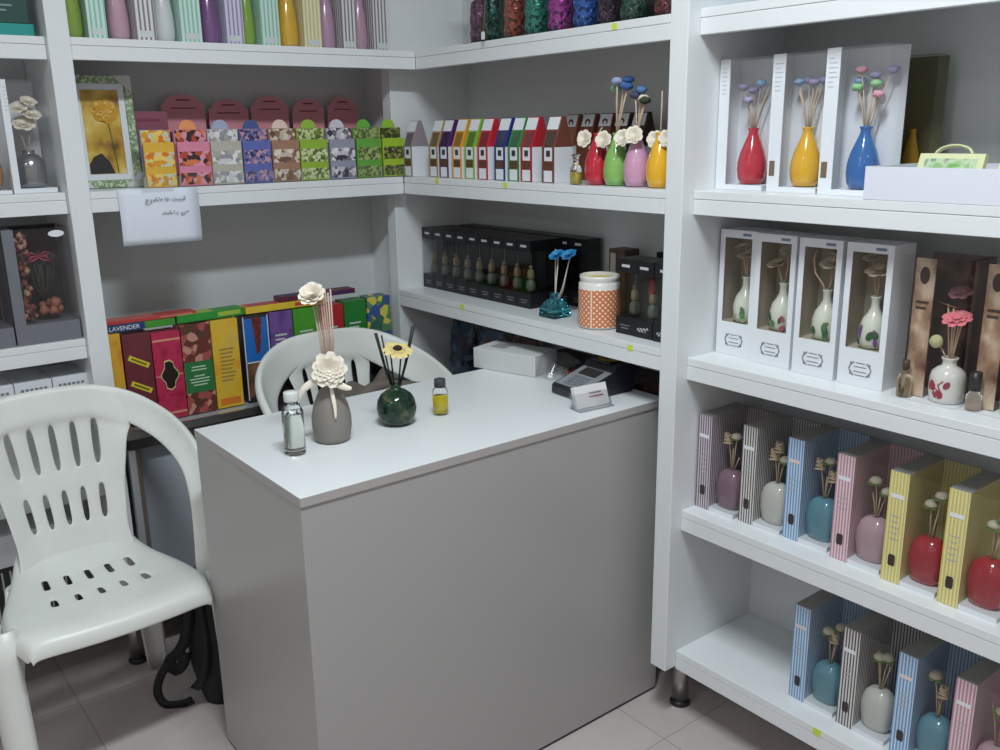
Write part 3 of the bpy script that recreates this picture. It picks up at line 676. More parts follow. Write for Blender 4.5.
# ------------------------------------------------------------------ right corner bay, second shelf: house shaped cartons
G = 'house shaped diffuser cartons in a row'
def house(label, x, y, c, side, group, w=.045, d=.058, h=.152, dark=False):
    t = thing('diffuser_carton', label, 'carton', (x, y, T2), RR, group)
    hb = .082; ridge = .032; m = mat('carton_%02x%02x%02x' % tuple(int(v*255) for v in c), c, .5)
    sm = mat('carton_%02x%02x%02x' % tuple(int(v*255) for v in side), side, .5)
    b = MB(); p = [(0, 0, 0), (w, 0, 0), (w, d, 0), (0, d, 0), (0, 0, hb), (w, 0, hb), (w, d, hb), (0, d, hb)]
    b.hexa(p, 0, {3: 1, 5: 1})
    q = [(0, 0, hb), (w, 0, hb), (w, d, hb), (0, d, hb), (0, ridge-.006, h), (w, ridge-.006, h), (w, ridge+.004, h), (0, ridge+.004, h)]
    b.hexa(q, 0); b.build('carton', [m, sm], t, bevel=.0006)
    sl = (ridge-.006)/(h-hb)
    def on(z): return -.0007+(max(0, z-hb)*sl)
    def patch(name, x0, x1, z0, z1, mt):
        b = MB().quad((x0, on(z0), z0), (x1, on(z0), z0), (x1, on(z1), z1), (x0, on(z1), z1))
        b.build(name, mt, t, solid=.0006)
    patch('top_label', .002, w-.004, h-.030, h-.002, PAPER)
    if dark: return t
    patch('window', .008, w-.008, .083, h-.034, mat('dim_carton_window_%02x%02x%02x' % tuple(int(v*255) for v in c), tuple(.35*v+.02 for v in c), .2))
    patch('foot_window', .008, w-.008, .030, .048, mat('carton_foot_window', rgb(96, 58, 40), .3))
    patch('number_label', .010, w-.008, .050, .081, PAPER)
    MB().box(w*.38, -.0016, .060, w*.68, -.0011, .074).build('number_print', INK, t)
    patch('foot_label', .008, w-.008, .002, .028, PAPER)
    return t
HC = [('tan', rgb(176, 138, 88)), ('purple', rgb(84, 34, 110)), ('orange', rgb(232, 160, 40)), ('lime green', rgb(132, 186, 40)), ('red', rgb(206, 34, 50)),
      ('dark blue', rgb(40, 48, 130)), ('green', rgb(40, 140, 60)), ('crimson', rgb(186, 30, 48)), ('brown', rgb(120, 66, 46))]
hx = [430, 441, 455, 468, 481, 498, 511.4, 523, 543]
hy = [-.0815, -.131, -.192, -.249, -.305, -.376, -.431, -.480, -.560]
for (nm, c), y in zip(HC, hy):
    house('%s house shaped diffuser carton in the row on the corner shelf' % nm, .036, y, c, PAPER.node_tree.nodes['Principled BSDF'].inputs[0].default_value[:3], G)
house('grey house shaped carton standing alone in the corner beside the sachets', .014, .014, rgb(150, 138, 146), rgb(226, 229, 233), G)
back = [('tan topped', rgb(150, 90, 64), -.480), ('red brown', rgb(124, 62, 44), -.540), ('pale brown', rgb(112, 66, 50), -.600), ('dark brown', rgb(64, 42, 34), -.655), ('very dark brown', rgb(52, 34, 28), -.710)]
for k, (nm, c, y) in enumerate(back):
    t = house('%s carton standing behind the brown carton and the red vase' % nm, .165, y, c, rgb(226, 229, 233), 'brown cartons in the back row', h=.158, dark=True)
    b = MB()
    b.tube([(.022+.007*math.cos(a), .018, .137+.007*math.sin(a)) for a in [2*PI*i/12 for i in range(13)]], .0022, 6); b.build('ring_print', mat('coffee_print', rgb(84, 58, 44), .6), t)
# small bottle, four vases
t = thing('scent_bottle', 'tiny clear bottle of yellow oil in front of the brown carton', 'bottle', (.034, -.681, T2))
MB().lathe([(.010, 0), (.0135, .001), (.0135, .036), (.010, .042), (.0065, .046), (.0065, .058), (.0072, .058), (.0072, .062)], 20).build('bottle_glass', glass('clear_bottle_glass'), t)
MB().lathe([(.0118, .002), (.0118, .027)], 18).build('oil', mat('yellow_oil', rgb(214, 194, 70), .1), t)
MB().lathe([(.0105, .0625), (.0105, .066), (.006, .068)], 16).build('cap', glass('frosted_cap', (.95, .95, .95), .3), t)
G = 'coloured vases with paper roses'
VB = [(.016, 0), (.026, .002), (.0325, .014), (.0350, .030), (.0335, .048), (.0275, .068), (.0190, .086), (.0120, .099), (.0100, .105), (.0112, .109), (.0126, .1115), (.0105, .113), (.0068, .112), (.0065, .10)]
def shelf_vase(label, y, c, name, rose, stems):
    t = thing('reed_vase', label, 'vase', (.056, y, T2), RR, G)
    MB().lathe([(r*.83, z) for r, z in VB], 32).build('vase_body', glaze(name, c), t)
    for i, (p, q, z) in enumerate(rose):
        MB().flower((p*.86, q-.006, z), (p*8+.5, -1.0, .30), .0195, 5, 7, rnd=rnd, cup=.62).build('rose', CREAM, t)
    for dx, dy, z, c2 in stems:
        r = MB().tube([(0, 0, .10), (dx*.5, dy*.5, (.11+z)/2), (dx, dy, z)], .0016, 6).build('reed', REED, t)
        if c2: fluff(r, (dx, dy, z), c2, .0125)
    return t
shelf_vase('red vase with cream paper rose, leftmost of four on the corner shelf', -.728, rgb(200, 28, 48), 'scarlet', [(-.026, -.012, .100)], [(.004, .01, .125, None)])
shelf_vase('light green vase with tall reeds between the red and pink vases', -.787, rgb(132, 186, 88), 'apple_green', [(-.020, -.016, .098)],
           [(-.014, .01, .205, rgb(150, 196, 160)), (.012, .008, .212, rgb(90, 130, 190)), (.030, .0, .208, rgb(60, 100, 170)), (.006, -.008, .220, rgb(160, 170, 210)), (.020, .012, .222, rgb(70, 110, 180))])
shelf_vase('lilac pink vase with large cream rose, third in the row', -.848, rgb(206, 150, 182), 'lilac_pink', [(-.020, -.018, .102), (.014, -.016, .108)],
           [(-.014, .006, .190, rgb(70, 80, 110)), (.012, .004, .182, rgb(232, 222, 190)), (.022, -.002, .178, rgb(54, 70, 50)), (.0, .01, .200, rgb(90, 130, 190))])
shelf_vase('yellow vase with bare reeds beside the shelf post', -.914, rgb(238, 178, 22), 'golden', [(.026, .004, .100), (-.022, .012, .098)], [(.001, 0, .195, None), (-.004, .004, .135, None)])
# ------------------------------------------------------------------ corner bay, third shelf: black boxed bottles
T3b = .8905
SMOKE = film('smoky_box_film', (.70, .72, .73), .05)
BLK = mat('black_card', rgb(16, 17, 22), .35)
CORK = mat('pale_cork', rgb(160, 138, 96), .8)
def black_box(label, x, y, group, w=.0535, d=.055, h=.176, full=True, tassel=None, drop=0.0, script=False):
    t = thing('bottle_box', label, 'box', (x, y, T3b), RR, group)
    b = MB(); fb = .040; ft = .030
    b.box(0, 0, 0, w, d, fb).box(0, 0, h-ft, w, d, h).box(0, d-.002, fb, w, d, h-ft)
    b.build('carton', BLK, t, bevel=.0005)
    MB(thin=True).box(.0004, .0003, fb, w-.0004, .0006, h-ft).box(w-.0006, .0005, fb, w-.0003, d-.002, h-ft).build('window', SMOKE, t)
    b = MB(); b.box(w*.28, -.0005, h-.018, w*.72, -.0001, h-.012); b.build('logo_print', mat('silver_print', rgb(200, 204, 208), .4), t)
    b = MB(); b.box(w*.22, -.0005, .020, w*.78, -.0001, .022).box(w*.30, -.0005, .013, w*.70, -.0001, .0155); b.build('foot_print', mat('dim_print', rgb(120, 124, 130), .5), t)
    if full:
        cx, cy = w*.5, d*.45; z0 = fb+.001
        bt = MB().lathe([(.008, 0), (.012, .001), (.013, .010), (.012, .024), (.007, .031), (.0045, .033)], 16, (cx, cy, z0)).build('bottle', mat('pale_green_oil_bottle', rgb(112, 116, 96), .12), t)
        MB().lathe([(.0075, .0335), (.0095, .036), (.0090, .052), (.0055, .058)], 14, (cx, cy, z0)).ball((cx, cy, z0+.063), .0055, 10, 6).build('stopper', CORK, bt)
        if tassel is not None:
            b = MB()
            for k in range(5):
                b.tube([(cx-.006+.003*k, cy-.004, z0+.070), (cx-.008+.004*k, cy-.006, z0+.055+drop), (cx-.005+.0025*k, cy-.003, z0+.105)], .0017, 5)
            b.build('tassel', mat('tassel_%02x%02x%02x' % tuple(int(v*255) for v in tassel), tassel, .6), bt)
        else:
            MB().tube([(cx, cy, z0+.067), (cx+.002, cy, z0+.085), (cx-.001, cy, z0+.104)], .0009, 5).build('cord', mat('pale_cord', rgb(170, 164, 150), .8), bt)
    if script:
        pts = [(w*.2+k*.0022, -.0008, .016+.004*math.sin(k*1.5)+.0004*k) for k in range(16)]
        MB().tube(pts, .0007, 5).build('script_print', mat('white_print', rgb(226, 228, 230), .5), t)
    return t
places = ['leftmost', 'second', 'third', 'fourth', 'fifth', 'sixth', 'seventh', 'eighth', 'rightmost']
for k in range(9):
    black_box('black bottle box with clear front, %s in the front row on the third shelf' % places[k], .084, .040-.0555*k, 'black bottle boxes by the corner')
for r in (1, 2):
    for k in range(9 if r == 1 else 10):
        black_box('black bottle box in the rows behind the front row on the third shelf', .084+.0562*r, .040-.0555*k-(.03 if r == 2 else .0), 'black bottle boxes behind the front row', full=False, h=.176 if r == 1 else .178)
# blue glass diffuser
t = thing('reed_diffuser', 'small blue glass diffuser with two blue flowers in front of black boxes', 'diffuser', (.066, -.574, T3b), RR); t.scale = (1.06, 1.06, 1.12)
BG = glass('blue_glass', (.12, .55, .68), .05)
MB().lathe([(.036, 0), (.0385, .003), (.037, .020), (.026, .034), (.013, .041), (.011, .050), (.0135, .052), (.0115, .054), (.009, .053)], 4, pw=2, smooth=False).xf(Matrix.Rotation(PI/4, 4, 'Z')).build('glass_body', BG, t, bevel=.003)
for dx, dy, z, f in ((.002, .0, .150, 0), (.016, -.004, .137, 1), (.050, .002, .140, 1), (.034, .01, .120, 0)):
    r = MB().tube([(-dx*.1, 0, .012), (dx*.5, dy, z*.5), (dx, dy, z)], .0014, 6).build('reed', mat('white_reed', rgb(214, 204, 190), .7), t)
    if f: MB().flower((dx, dy-.004, z), (dx*2, -.6, 1), .0185, 4, 7, rnd=rnd, cup=.6).build('flower', mat('bright_blue_petal', rgb(40, 144, 206), .7), r)
# orange jar
def lattice():
    m, n, l, b = base('orange_lattice'); tc = n.new('ShaderNodeTexCoord'); sp = n.new('ShaderNodeSeparateXYZ'); l.new(tc.outputs['Object'], sp.inputs[0])
    at = n.new('ShaderNodeMath'); at.operation = 'ARCTAN2'; l.new(sp.outputs[1], at.inputs[0]); l.new(sp.outputs[0], at.inputs[1])
    def math_(op, a, bv):
        q = n.new('ShaderNodeMath'); q.operation = op
        for i, v in enumerate((a, bv)):
            if v is None: continue
            if isinstance(v, (int, float)): q.inputs[i].default_value = v
            else: l.new(v, q.inputs[i])
        return q.outputs[0]
    u = math_('MULTIPLY', at.outputs[0], 46/(2*PI)); v = math_('MULTIPLY', sp.outputs[2], 46/(2*PI*.052))
    def band(e): return math_('ABSOLUTE', math_('SUBTRACT', math_('FRACT', e, None), .5), None)
    d1 = band(math_('MULTIPLY', math_('ADD', u, v), .5)); d2 = band(math_('MULTIPLY', math_('SUBTRACT', u, v), .5))
    g = math_('GREATER_THAN', math_('MAXIMUM', d1, d2), .27)
    mx = n.new('ShaderNodeMix'); mx.data_type = 'RGBA'; l.new(g, mx.inputs[0])
    mx.inputs[6].default_value = (*rgb(240, 212, 186), 1); mx.inputs[7].default_value = (*rgb(216, 116, 66), 1)
    l.new(mx.outputs[2], b.inputs['Base Color']); b.inputs['Roughness'].default_value = .35
    return m
t = thing('candle_jar', 'white ceramic jar wrapped in orange lattice paper with yellow candle', 'jar', (.068, -.728, T3b)); t.scale = (.93, .93, .92)
MB().lathe([(.046, 0), (.0525, .002), (.0525, .112), (.050, .115), (.047, .118), (.049, .121), (.0505, .128), (.0495, .133), (.0465, .134), (.0450, .131), (.0450, .10)], 40).build('jar_body', mat('white_ceramic', rgb(226, 224, 216), .25), t)
MB().lathe([(.0529, .006), (.0529, .100)], 40, cap=False).build('lattice_wrap', lattice(), t)
sm_ = MB(); a0 = math.radians(204)
sm_.box(.0532, -.0016, .004, .0540, .0016, .101); sm_.xf(Matrix.Rotation(a0, 4, 'Z')); sm_.build('paper_seam', mat('cream_seam', rgb(238, 220, 196), .6), t)
MB().lathe([(.0001, .1245), (.044, .1245)], 32, cap=False).build('candle_wax', mat('yellow_wax', rgb(222, 200, 60), .5), t)
t = thing('carton', 'small brown and white carton standing behind the orange jar', 'box', (.185, -.640, T3b), RR)
MB().box(0, 0, 0, .055, .05, .165).build('carton_body', blotch('brown_carton_print', [rgb(58, 40, 32), rgb(96, 66, 48), rgb(70, 50, 40)], 30, .5, 'noise'), t, bevel=.001)
MB().box(.006, -.0007, .105, .024, -.0001, .155).build('label', mat('cream_label', rgb(190, 182, 170), .6), t)
for k, (y, tas, nm) in enumerate(((-.803, None, 'plain cork'), (-.8595, rgb(196, 36, 52), 'red'), (-.9195, rgb(214, 110, 150), 'pink'))):
    black_box('black bottle box with %s tassel right of the orange jar' % nm, .048-.002*k, y, 'black bottle boxes right of the jar', w=.0550 if k == 0 else .0560, h=.170, d=.07, tassel=tas, script=k > 0)
for k in range(2):
    black_box('black bottle box at the back right of the third shelf behind the tasselled boxes', .142, -.835-.062*k, 'black boxes behind the tasselled boxes', w=.058, h=.178, d=.06, full=False)
# below the third shelf, behind the counter
G = 'potpourri bags behind the counter'
def potpourri(label, x, y, cols, w=.13, h=.25):
    t = thing('potpourri_bag', label, 'bag', (x, y, .5305), RR, G)
    P = []
    for i in range(13):
        z = .002+h*i/12; th = .035*math.sin(PI*min(1, (i+.8)/13))**.6; row = []
        for k in range(17):
            a = 2*PI*k/16
            row.append(Vector((w/2+math.cos(a)*w*.48*(1-.12*(i/12)**2)+rnd.uniform(-.003, .003), .055+math.sin(a)*th+rnd.uniform(-.004, .004), z)))
        row[-1] = row[0].copy(); P.append(row)
    MB().grid(P).build('bag_body', blotch('potpourri_'+label[:5], cols, 48, .25, 'voronoi', bump=.6), t)
    MB().box(w*.12, .048, h-.004, w*.88, .062, h+.020).build('bag_seal', mat('dark_seal', rgb(54, 50, 56), .35), t, bevel=.003)
potpourri('teal and blue potpourri bag behind the counter nearest the corner', .120, .030, [rgb(60, 90, 120), rgb(40, 60, 84), rgb(90, 110, 130), rgb(70, 66, 80)])
potpourri('blue and pink potpourri bag behind the counter, second from the corner', .115, -.115, [rgb(84, 110, 150), rgb(150, 110, 130), rgb(60, 70, 100), rgb(110, 84, 96)])
potpourri('dull red potpourri bag behind the white carton on the counter', .120, -.260, [rgb(110, 70, 76), rgb(80, 52, 58), rgb(60, 48, 60), rgb(130, 96, 90)])
for k in range(4):
    t = thing('carton', 'dark brown carton on the low shelf behind the card terminal', 'box', (.120, -.420-.135*k, .5305), RR, 'dark cartons behind the counter')
    MB().box(0, 0, 0, .128, .12, .225+.008*(k % 2)).build('carton_body', blotch('dark_carton_print', [rgb(40, 26, 24), rgb(66, 40, 36), rgb(84, 54, 44)], 22, .5, 'noise'), t, bevel=.001)
    MB().box(.02, -.0007, .09, .108, -.0001, .16).build('label', mat('rust_label', rgb(86, 52, 44), .5), t)
# ------------------------------------------------------------------ corner bay, top shelf: boxes of glitter bottles
G = 'boxed glitter bottles on the top corner shelf'
def glitter_box(label, y, c, w, shade):
    t = thing('perfume_box', label, 'box', (.030, y, T1), RR, G)
    MB().box(0, .075, 0, w, .078, .24).box(0, 0, .2385, w, .0748, .24).box(0, 0, 0, w, .0748, .002).build('back_card', mat('near_black_card', rgb(30, 28, 36), .5), t)
    MB(thin=True).box(0, 0, .0021, w, .0004, .238).box(w-.0005, .0006, .0021, w, .0746, .238).build('window', film('perfume_film', (.86, .86, .88), .05), t)
    nm = 'glitter_%02x%02x%02x' % tuple(int(v*255) for v in c)
    gm = blotch(nm, [tuple(v*.35 for v in c), c, tuple(min(1, v*1.5+.03) for v in c)], 150, .3, 'voronoi', metal=.25, bump=.5)
    cx = w*.5; r = min(w*.46, .029)
    bt = MB().lathe([(r*.8, .0025), (r, .006), (r, .085), (r*.92, .098), (r*.5, .106), (r*.42, .112)], 26, (cx, .036, 0)).build('bottle', gm, t)
    b = MB()
    for q in range(4):
        pts = [(cx+math.sin(a)*r*1.0, .036-math.cos(a)*r*1.01, .012+.07*k/14) for k in range(15) for a in [(-.9+.6*q)+.35*math.sin(k*.9+(q % 2)*PI)]]
        b.tube(pts, .0011, 5)
    b.build('relief_scroll', mat('relief_'+nm, tuple(min(1, v*1.6+.04) for v in c), .25, metal=.4), bt)
    MB().lathe([(r*.45, .1125), (r*.6, .118), (r*.6, .165), (r*.4, .172)], 20, (cx, .036, 0)).build('cap', BLACKP, bt)
    return t
gb = [('dark purple', (-.262, -.316), rgb(96, 40, 96)), ('dark green', (-.319, -.368), rgb(24, 84, 70)), ('copper red', (-.395, -.470), rgb(150, 60, 40)), ('emerald green', (-.474, -.548), rgb(20, 130, 100)),
      ('magenta', (-.556, -.632), rgb(160, 36, 140)), ('bright blue', (-.640, -.716), rgb(30, 90, 170)), ('plum', (-.722, -.772), rgb(70, 34, 60)), ('bottle green', (-.776, -.868), rgb(30, 84, 60)), ('dark red', (-.874, -.962), rgb(120, 34, 40))]
for nm, (a, b_), c in gb: glitter_box('%s glitter bottle in a clear box on the top corner shelf' % nm, a, c, a-b_, 0)
t = thing('price_tag', 'small white hang tag on a string over the top corner shelf edge', 'tag', (.0145, -.3815, T1+.001), RR)
MB().box(-.006, -.012, 0, .006, -.010, .018).build('tag_card', PAPER, t, bevel=.0005)
MB().tube([(0, -.0098, .016), (.001, -.004, .08), (0, .004, .16)], .0005, 5).build('string', mat('grey_string', rgb(150, 150, 150), .7), t)
# ------------------------------------------------------------------ back wall bay, top shelf: striped boxes with tall vases
G = 'striped diffuser boxes on the top back shelf'
TALL = [(.020, 0), (.027, .002), (.0305, .012), (.0315, .03), (.0300, .06), (.0250, .10), (.0185, .13), (.012, .15), (.010, .158), (.012, .162), (.009, .163), (.008, .155)]
def top_box(label, xv, xs, xe, vc, vn, sc, flower=False):
    """vase window from xv to xs, striped spine from xs to xe"""
    w = xe-xv; sp0 = xs-xv; h = .235; d = .115
    t = thing('reed_diffuser_box', label, 'gift box', (xv, .036, T1), 0, G)
    c1, c2 = sc
    sm = stripes('pale_stripes_%02x%02x%02x' % tuple(int(v*255) for v in c1), c1, c2, .0105, .42)
    MB().box(sp0, 0, 0, w, d, h).build('spine', sm, t, bevel=.0006)
    MB().box(0, d-.003, 0, sp0-.0003, d, h).build('back_card', mat('pale_back_%02x%02x%02x' % tuple(int(v*255) for v in c1), c2, .6), t)
    MB().box(.0005, .001, 0, sp0-.0004, d-.0035, .002).build('tray', PAPER, t)
    MB(thin=True).box(0, 0, .0022, sp0-.0004, .0004, h).box(-.0003, .0005, .0022, 0, d-.0034, h).build('window', film('top_box_film', (.96, .96, .96), .03), t)
    MB().box(sp0+(w-sp0)*.2, -.0006, .010, sp0+(w-sp0)*.85, -.0001, .024).build('name_label', mat('pale_grey_label', rgb(206, 212, 210), .6), t)
    r = min(.032, (sp0-.002)*.5)
    v = MB().lathe([(q*r/.0317, z) for q, z in TALL], 28, (sp0*.5, .040, .0023)).build('vase', glaze(vn, vc), t)
    for dx in (-.008, .006): MB().tube([(sp0*.5, .04, .15), (sp0*.5+dx, .04, .20), (sp0*.5+dx*1.6, .042, .225)], .0013, 6).build('reed', REED, v)
MINT = (rgb(128, 198, 172), rgb(206, 226, 216)); GRY = (rgb(128, 122, 126), rgb(222, 218, 218)); LILc = (rgb(150, 140, 184), rgb(212, 206, 226)); YEL = (rgb(206, 196, 128), rgb(230, 224, 188))
tb = [('green vase and mint stripes next to the left post', -.838, -.791, -.750, rgb(140, 172, 60), 'moss', MINT), ('pink vase and grey stripes beside the mint one', -.740, -.687, -.640, rgb(206, 160, 178), 'rose_pink', GRY),
      ('white vase and mint stripes', -.636, -.581, -.530, rgb(220, 222, 222), 'bright_white', MINT), ('purple vase and lilac stripes', -.524, -.469, -.423, rgb(126, 78, 138), 'violet', LILc),
      ('green vase and mint stripes in the middle of the row', -.420, -.377, -.327, rgb(144, 184, 66), 'leaf', MINT), ('golden yellow vase and cream stripes', -.316, -.258, -.209, rgb(236, 184, 50), 'honey', YEL),
      ('lilac pink vase and grey stripes', -.202, -.149, -.102, rgb(196, 156, 184), 'orchid', GRY), ('pink vase and grey stripes at the right end of the row', -.099, -.050, -.004, rgb(206, 160, 184), 'candy', GRY)]
for lb, a, b_, c, vc, vn, sc in tb: top_box('diffuser box with %s' % lb, a, b_, c, vc, vn, sc)
# ------------------------------------------------------------------ second shelf: picture frame, sachet rack
t = thing('picture_frame', 'white picture frame with yellow rose print beside the left post', 'picture frame', (-.835, .125, T2+.001)); t.rotation_euler = (-.07, 0, -.10)
fw_, fh = .150, .262
def bars(x0, z0, x1, z1, wd, y0, y1, b, m=0):
    b.box(x0, y0, z0, x1, y1, z0+wd, m).box(x0, y0, z1-wd, x1, y1, z1, m).box(x0, y0, z0+wd, x0+wd, y1, z1-wd, m).box(x1-wd, y0, z0+wd, x1, y1, z1-wd, m); return b
bars(0, 0, fw_, fh, .018, 0, .016, MB()).build('frame', blotch('green_lattice_frame', [rgb(120, 150, 96), rgb(196, 206, 180), rgb(140, 166, 118)], 190, .5, 'voronoi'), t, bevel=.002)
b = MB()
for x, z, dx, dz in ((0, 0, 1, 1), (fw_, 0, -1, 1), (0, fh, 1, -1), (fw_, fh, -1, -1)):
    b.extr([(x, -.0006, z), (x+dx*.040, -.0006, z), (x, -.0006, z+dz*.040)], (0, -.0012, 0))
b.build('corner_protector', mat('clear_grey_corner', rgb(206, 206, 204), .4), t)
bars(.0185, .0185, fw_-.0185, fh-.0185, .014, .004, .012, MB()).build('mat_border', PAPER, t)
MB().box(.033, .006, .033, fw_-.033, .010, fh-.033).build('print', blotch('yellow_rose_print', [rgb(120, 80, 24), rgb(196, 150, 40), rgb(220, 180, 70), rgb(236, 214, 140)], 16, .3, 'noise'), t)
pr = bpy.data.objects[-1] if False else None
MB().flower((.080, .0055, .180), (0, -1, 0), .034, 4, 7, rnd=rnd, cup=.02).build('printed_rose', mat('rose_print_yellow', rgb(218, 160, 36), .4), t)
MB().tube([(.098, .0045, .036), (.094, .0045, .09), (.088, .0045, .15)], .004, 6, flat=.2).build('printed_stem', mat('print_stem', rgb(90, 110, 40), .5), t)
b = MB(); b.extr([(.034, .0055, .034), (.090, .0055, .034), (.080, .0055, .062), (.064, .0055, .082), (.046, .0055, .074), (.034, .0055, .056)], (0, -.0008, 0)); b.build('printed_black_area', mat('print_black', rgb(28, 24, 22), .5), t)  # black area in the lower left of the print
# rack
G = 'scent sachets in the clear rack'
t = thing('sachet_rack', 'clear acrylic stepped rack holding the scent sachets on the second shelf', 'display rack', (-.709, .012, T2))
ACR = film('acrylic', (.95, .96, .96), .05)
MB(thin=True).box(0, 0, .0007, .730, .0004, .030).box(0, .0270, .0007, .730, .0274, .028).box(0, .0450, .0007, .700, .0454, .028).box(0, .088, .0007, .700, .0884, .085).box(-.0005, 0, .0007, 0, .09, .062).build('acrylic_sheet', ACR, t)
b = MB()
for k in range(10): b.box(k*.0811-.0004, .0005, .0007, k*.0811+.0004, .0195, .026)
b.build('divider', mat('acrylic_divider', rgb(190, 196, 196), .2), t)
SP = [('yellow orange', rgb(226, 174, 50), [rgb(222, 150, 30), rgb(240, 204, 90), rgb(200, 206, 170), rgb(230, 120, 30)], None),
      ('pink with dark petals', rgb(222, 130, 158), [rgb(222, 120, 70), rgb(60, 40, 44), rgb(226, 150, 170), rgb(190, 70, 50)], rgb(236, 150, 90)),
      ('pale grey with white flowers', rgb(184, 178, 166), [rgb(210, 210, 206), rgb(150, 150, 160), rgb(226, 226, 222), rgb(176, 170, 160)], rgb(160, 170, 200)),
      ('blue violet with berries', rgb(96, 104, 180), [rgb(60, 60, 110), rgb(150, 120, 160), rgb(90, 110, 180), rgb(200, 150, 160)], rgb(70, 90, 150)),
      ('brown cinnamon', rgb(166, 122, 98), [rgb(120, 84, 64), rgb(206, 190, 170), rgb(150, 110, 84), rgb(228, 216, 200)], rgb(232, 206, 190)),
      ('lime green with pale seeds', rgb(146, 184, 50), [rgb(196, 206, 140), rgb(120, 150, 60), rgb(214, 216, 170), rgb(90, 110, 50)], rgb(150, 190, 60)),
      ('grey lilac with pebbles', rgb(150, 150, 172), [rgb(60, 60, 70), rgb(206, 196, 206), rgb(120, 116, 130), rgb(230, 226, 230)], rgb(206, 204, 212)),
      ('bright green tea', rgb(96, 168, 60), [rgb(100, 120, 60), rgb(140, 170, 90), rgb(80, 100, 50), rgb(170, 180, 110)], rgb(100, 180, 60)),
      ('yellow green with dark leaves', rgb(160, 196, 40), [rgb(50, 60, 36), rgb(100, 120, 50), rgb(160, 150, 70), rgb(70, 80, 40)], rgb(150, 200, 50))]
sx0 = [-.706, -.6255, -.5425, -.460, -.381, -.302, -.2155, -.133, -.0505]; sx1 = [-.633, -.5445, -.463, -.384, -.305, -.222, -.139, -.056, .0195]
for row in (0, 1):
    for k, (nm, c, cols, tabc) in enumerate(SP):
        x0, x1 = sx0[k], sx1[k]; w = x1-x0; h = .105
        y = .0155 if row == 0 else .0335; z = T2+.001 if row == 0 else T2+.030
        if row and k == 0: c = rgb(84, 130, 184); nm = 'sky blue'
        lab = '%s scent sachet in the %s row of the clear rack' % (nm, 'front' if row == 0 else 'back')
        t = thing('scent_sachet', lab, 'sachet', (x0, y, z), 0, G)
        m = mat('sachet_%d_%d' % (k, row if k == 0 else 0), c, .3, vary=.06, vscale=30)
        MB().box(0, 0, 0, w, .009, h).build('pouch', m, t, bevel=.002)
        pic = blotch('sachet_picture_%d' % k, cols, 150 if k in (3, 5, 7, 8) else 95, .3, 'voronoi')
        if row == 0:
            MB().box(.002, -.0006, h*.46, w-.002, -.0001, h*.78).build('picture_band', pic, t); MB().box(.002, -.0006, .004, w-.002, -.0001, h*.30).build('picture_band', pic, t)
        else:
            MB().box(.002, -.0006, h*.62, w-.002, -.0001, h*.99).build('picture_band', pic, t)
            if tabc:
                pts = [(w*.45+.022*math.cos(a), .003, h+.0004+.022*math.sin(a)) for a in [PI*i/14 for i in range(15)]]
                MB().extr(pts, (0, .002, 0)).build('header_tab', mat('sachet_tab_%d' % k, tabc, .4), t)
# pink header cards behind, on two display boxes each
PK = mat('dusty_pink_card', rgb(224, 146, 156), .6); PKT = mat('deep_pink_print', rgb(140, 60, 76), .6)
G = 'pink display boxes behind the sachets'
for k, (x0, x1, hz, nm) in enumerate(((-.592, -.478, .224, 'first'), (-.468, -.358, .212, 'second'), (-.350, -.240, .222, 'third'), (-.228, -.130, .217, 'fourth'), (-.118, -.020, .222, 'rightmost'))):
    t = thing('display_box', 'pink counter display box with rounded header, %s behind the sachet rack' % nm, 'display box', (x0, .140, T2), 0, G)
    w = x1-x0
    MB().box(0, 0, 0, w, .06, .130).build('box_body', mat('display_box_%d' % k, [rgb(150, 80, 130), rgb(150, 92, 96), rgb(160, 60, 100), rgb(176, 120, 130), rgb(150, 70, 90)][k], .5), t, bevel=.001)
    pts = [(0, .0605, .1), (w, .0605, .1), (w, .0605, hz-.024)]+[(w*.5+w*.42*math.cos(a), .0605, hz-.024+.024*math.sin(a)) for a in [PI*i/14 for i in range(15)]]+[(0, .0605, hz-.024)]
    MB().extr(pts, (0, .002, 0)).build('header_card', PK, t)
    b = MB(); b.box(w*.34, .0595, hz-.016, w*.66, .0603, hz-.012).box(w*.22, .0595, hz-.036, w*.78, .0603, hz-.033); b.build('header_print', PKT, t)
t = thing('display_box', 'mauve card standing at the left end behind the sachet rack', 'display box', (-.694, .140, T2))
MB().box(0, 0, 0, .095, .03, .180).build('box_body', mat('mauve_card', rgb(150, 80, 100), .6), t, bevel=.001); MB().box(.02, -.0006, .155, .075, -.0001, .163).build('header_print', PKT, t)
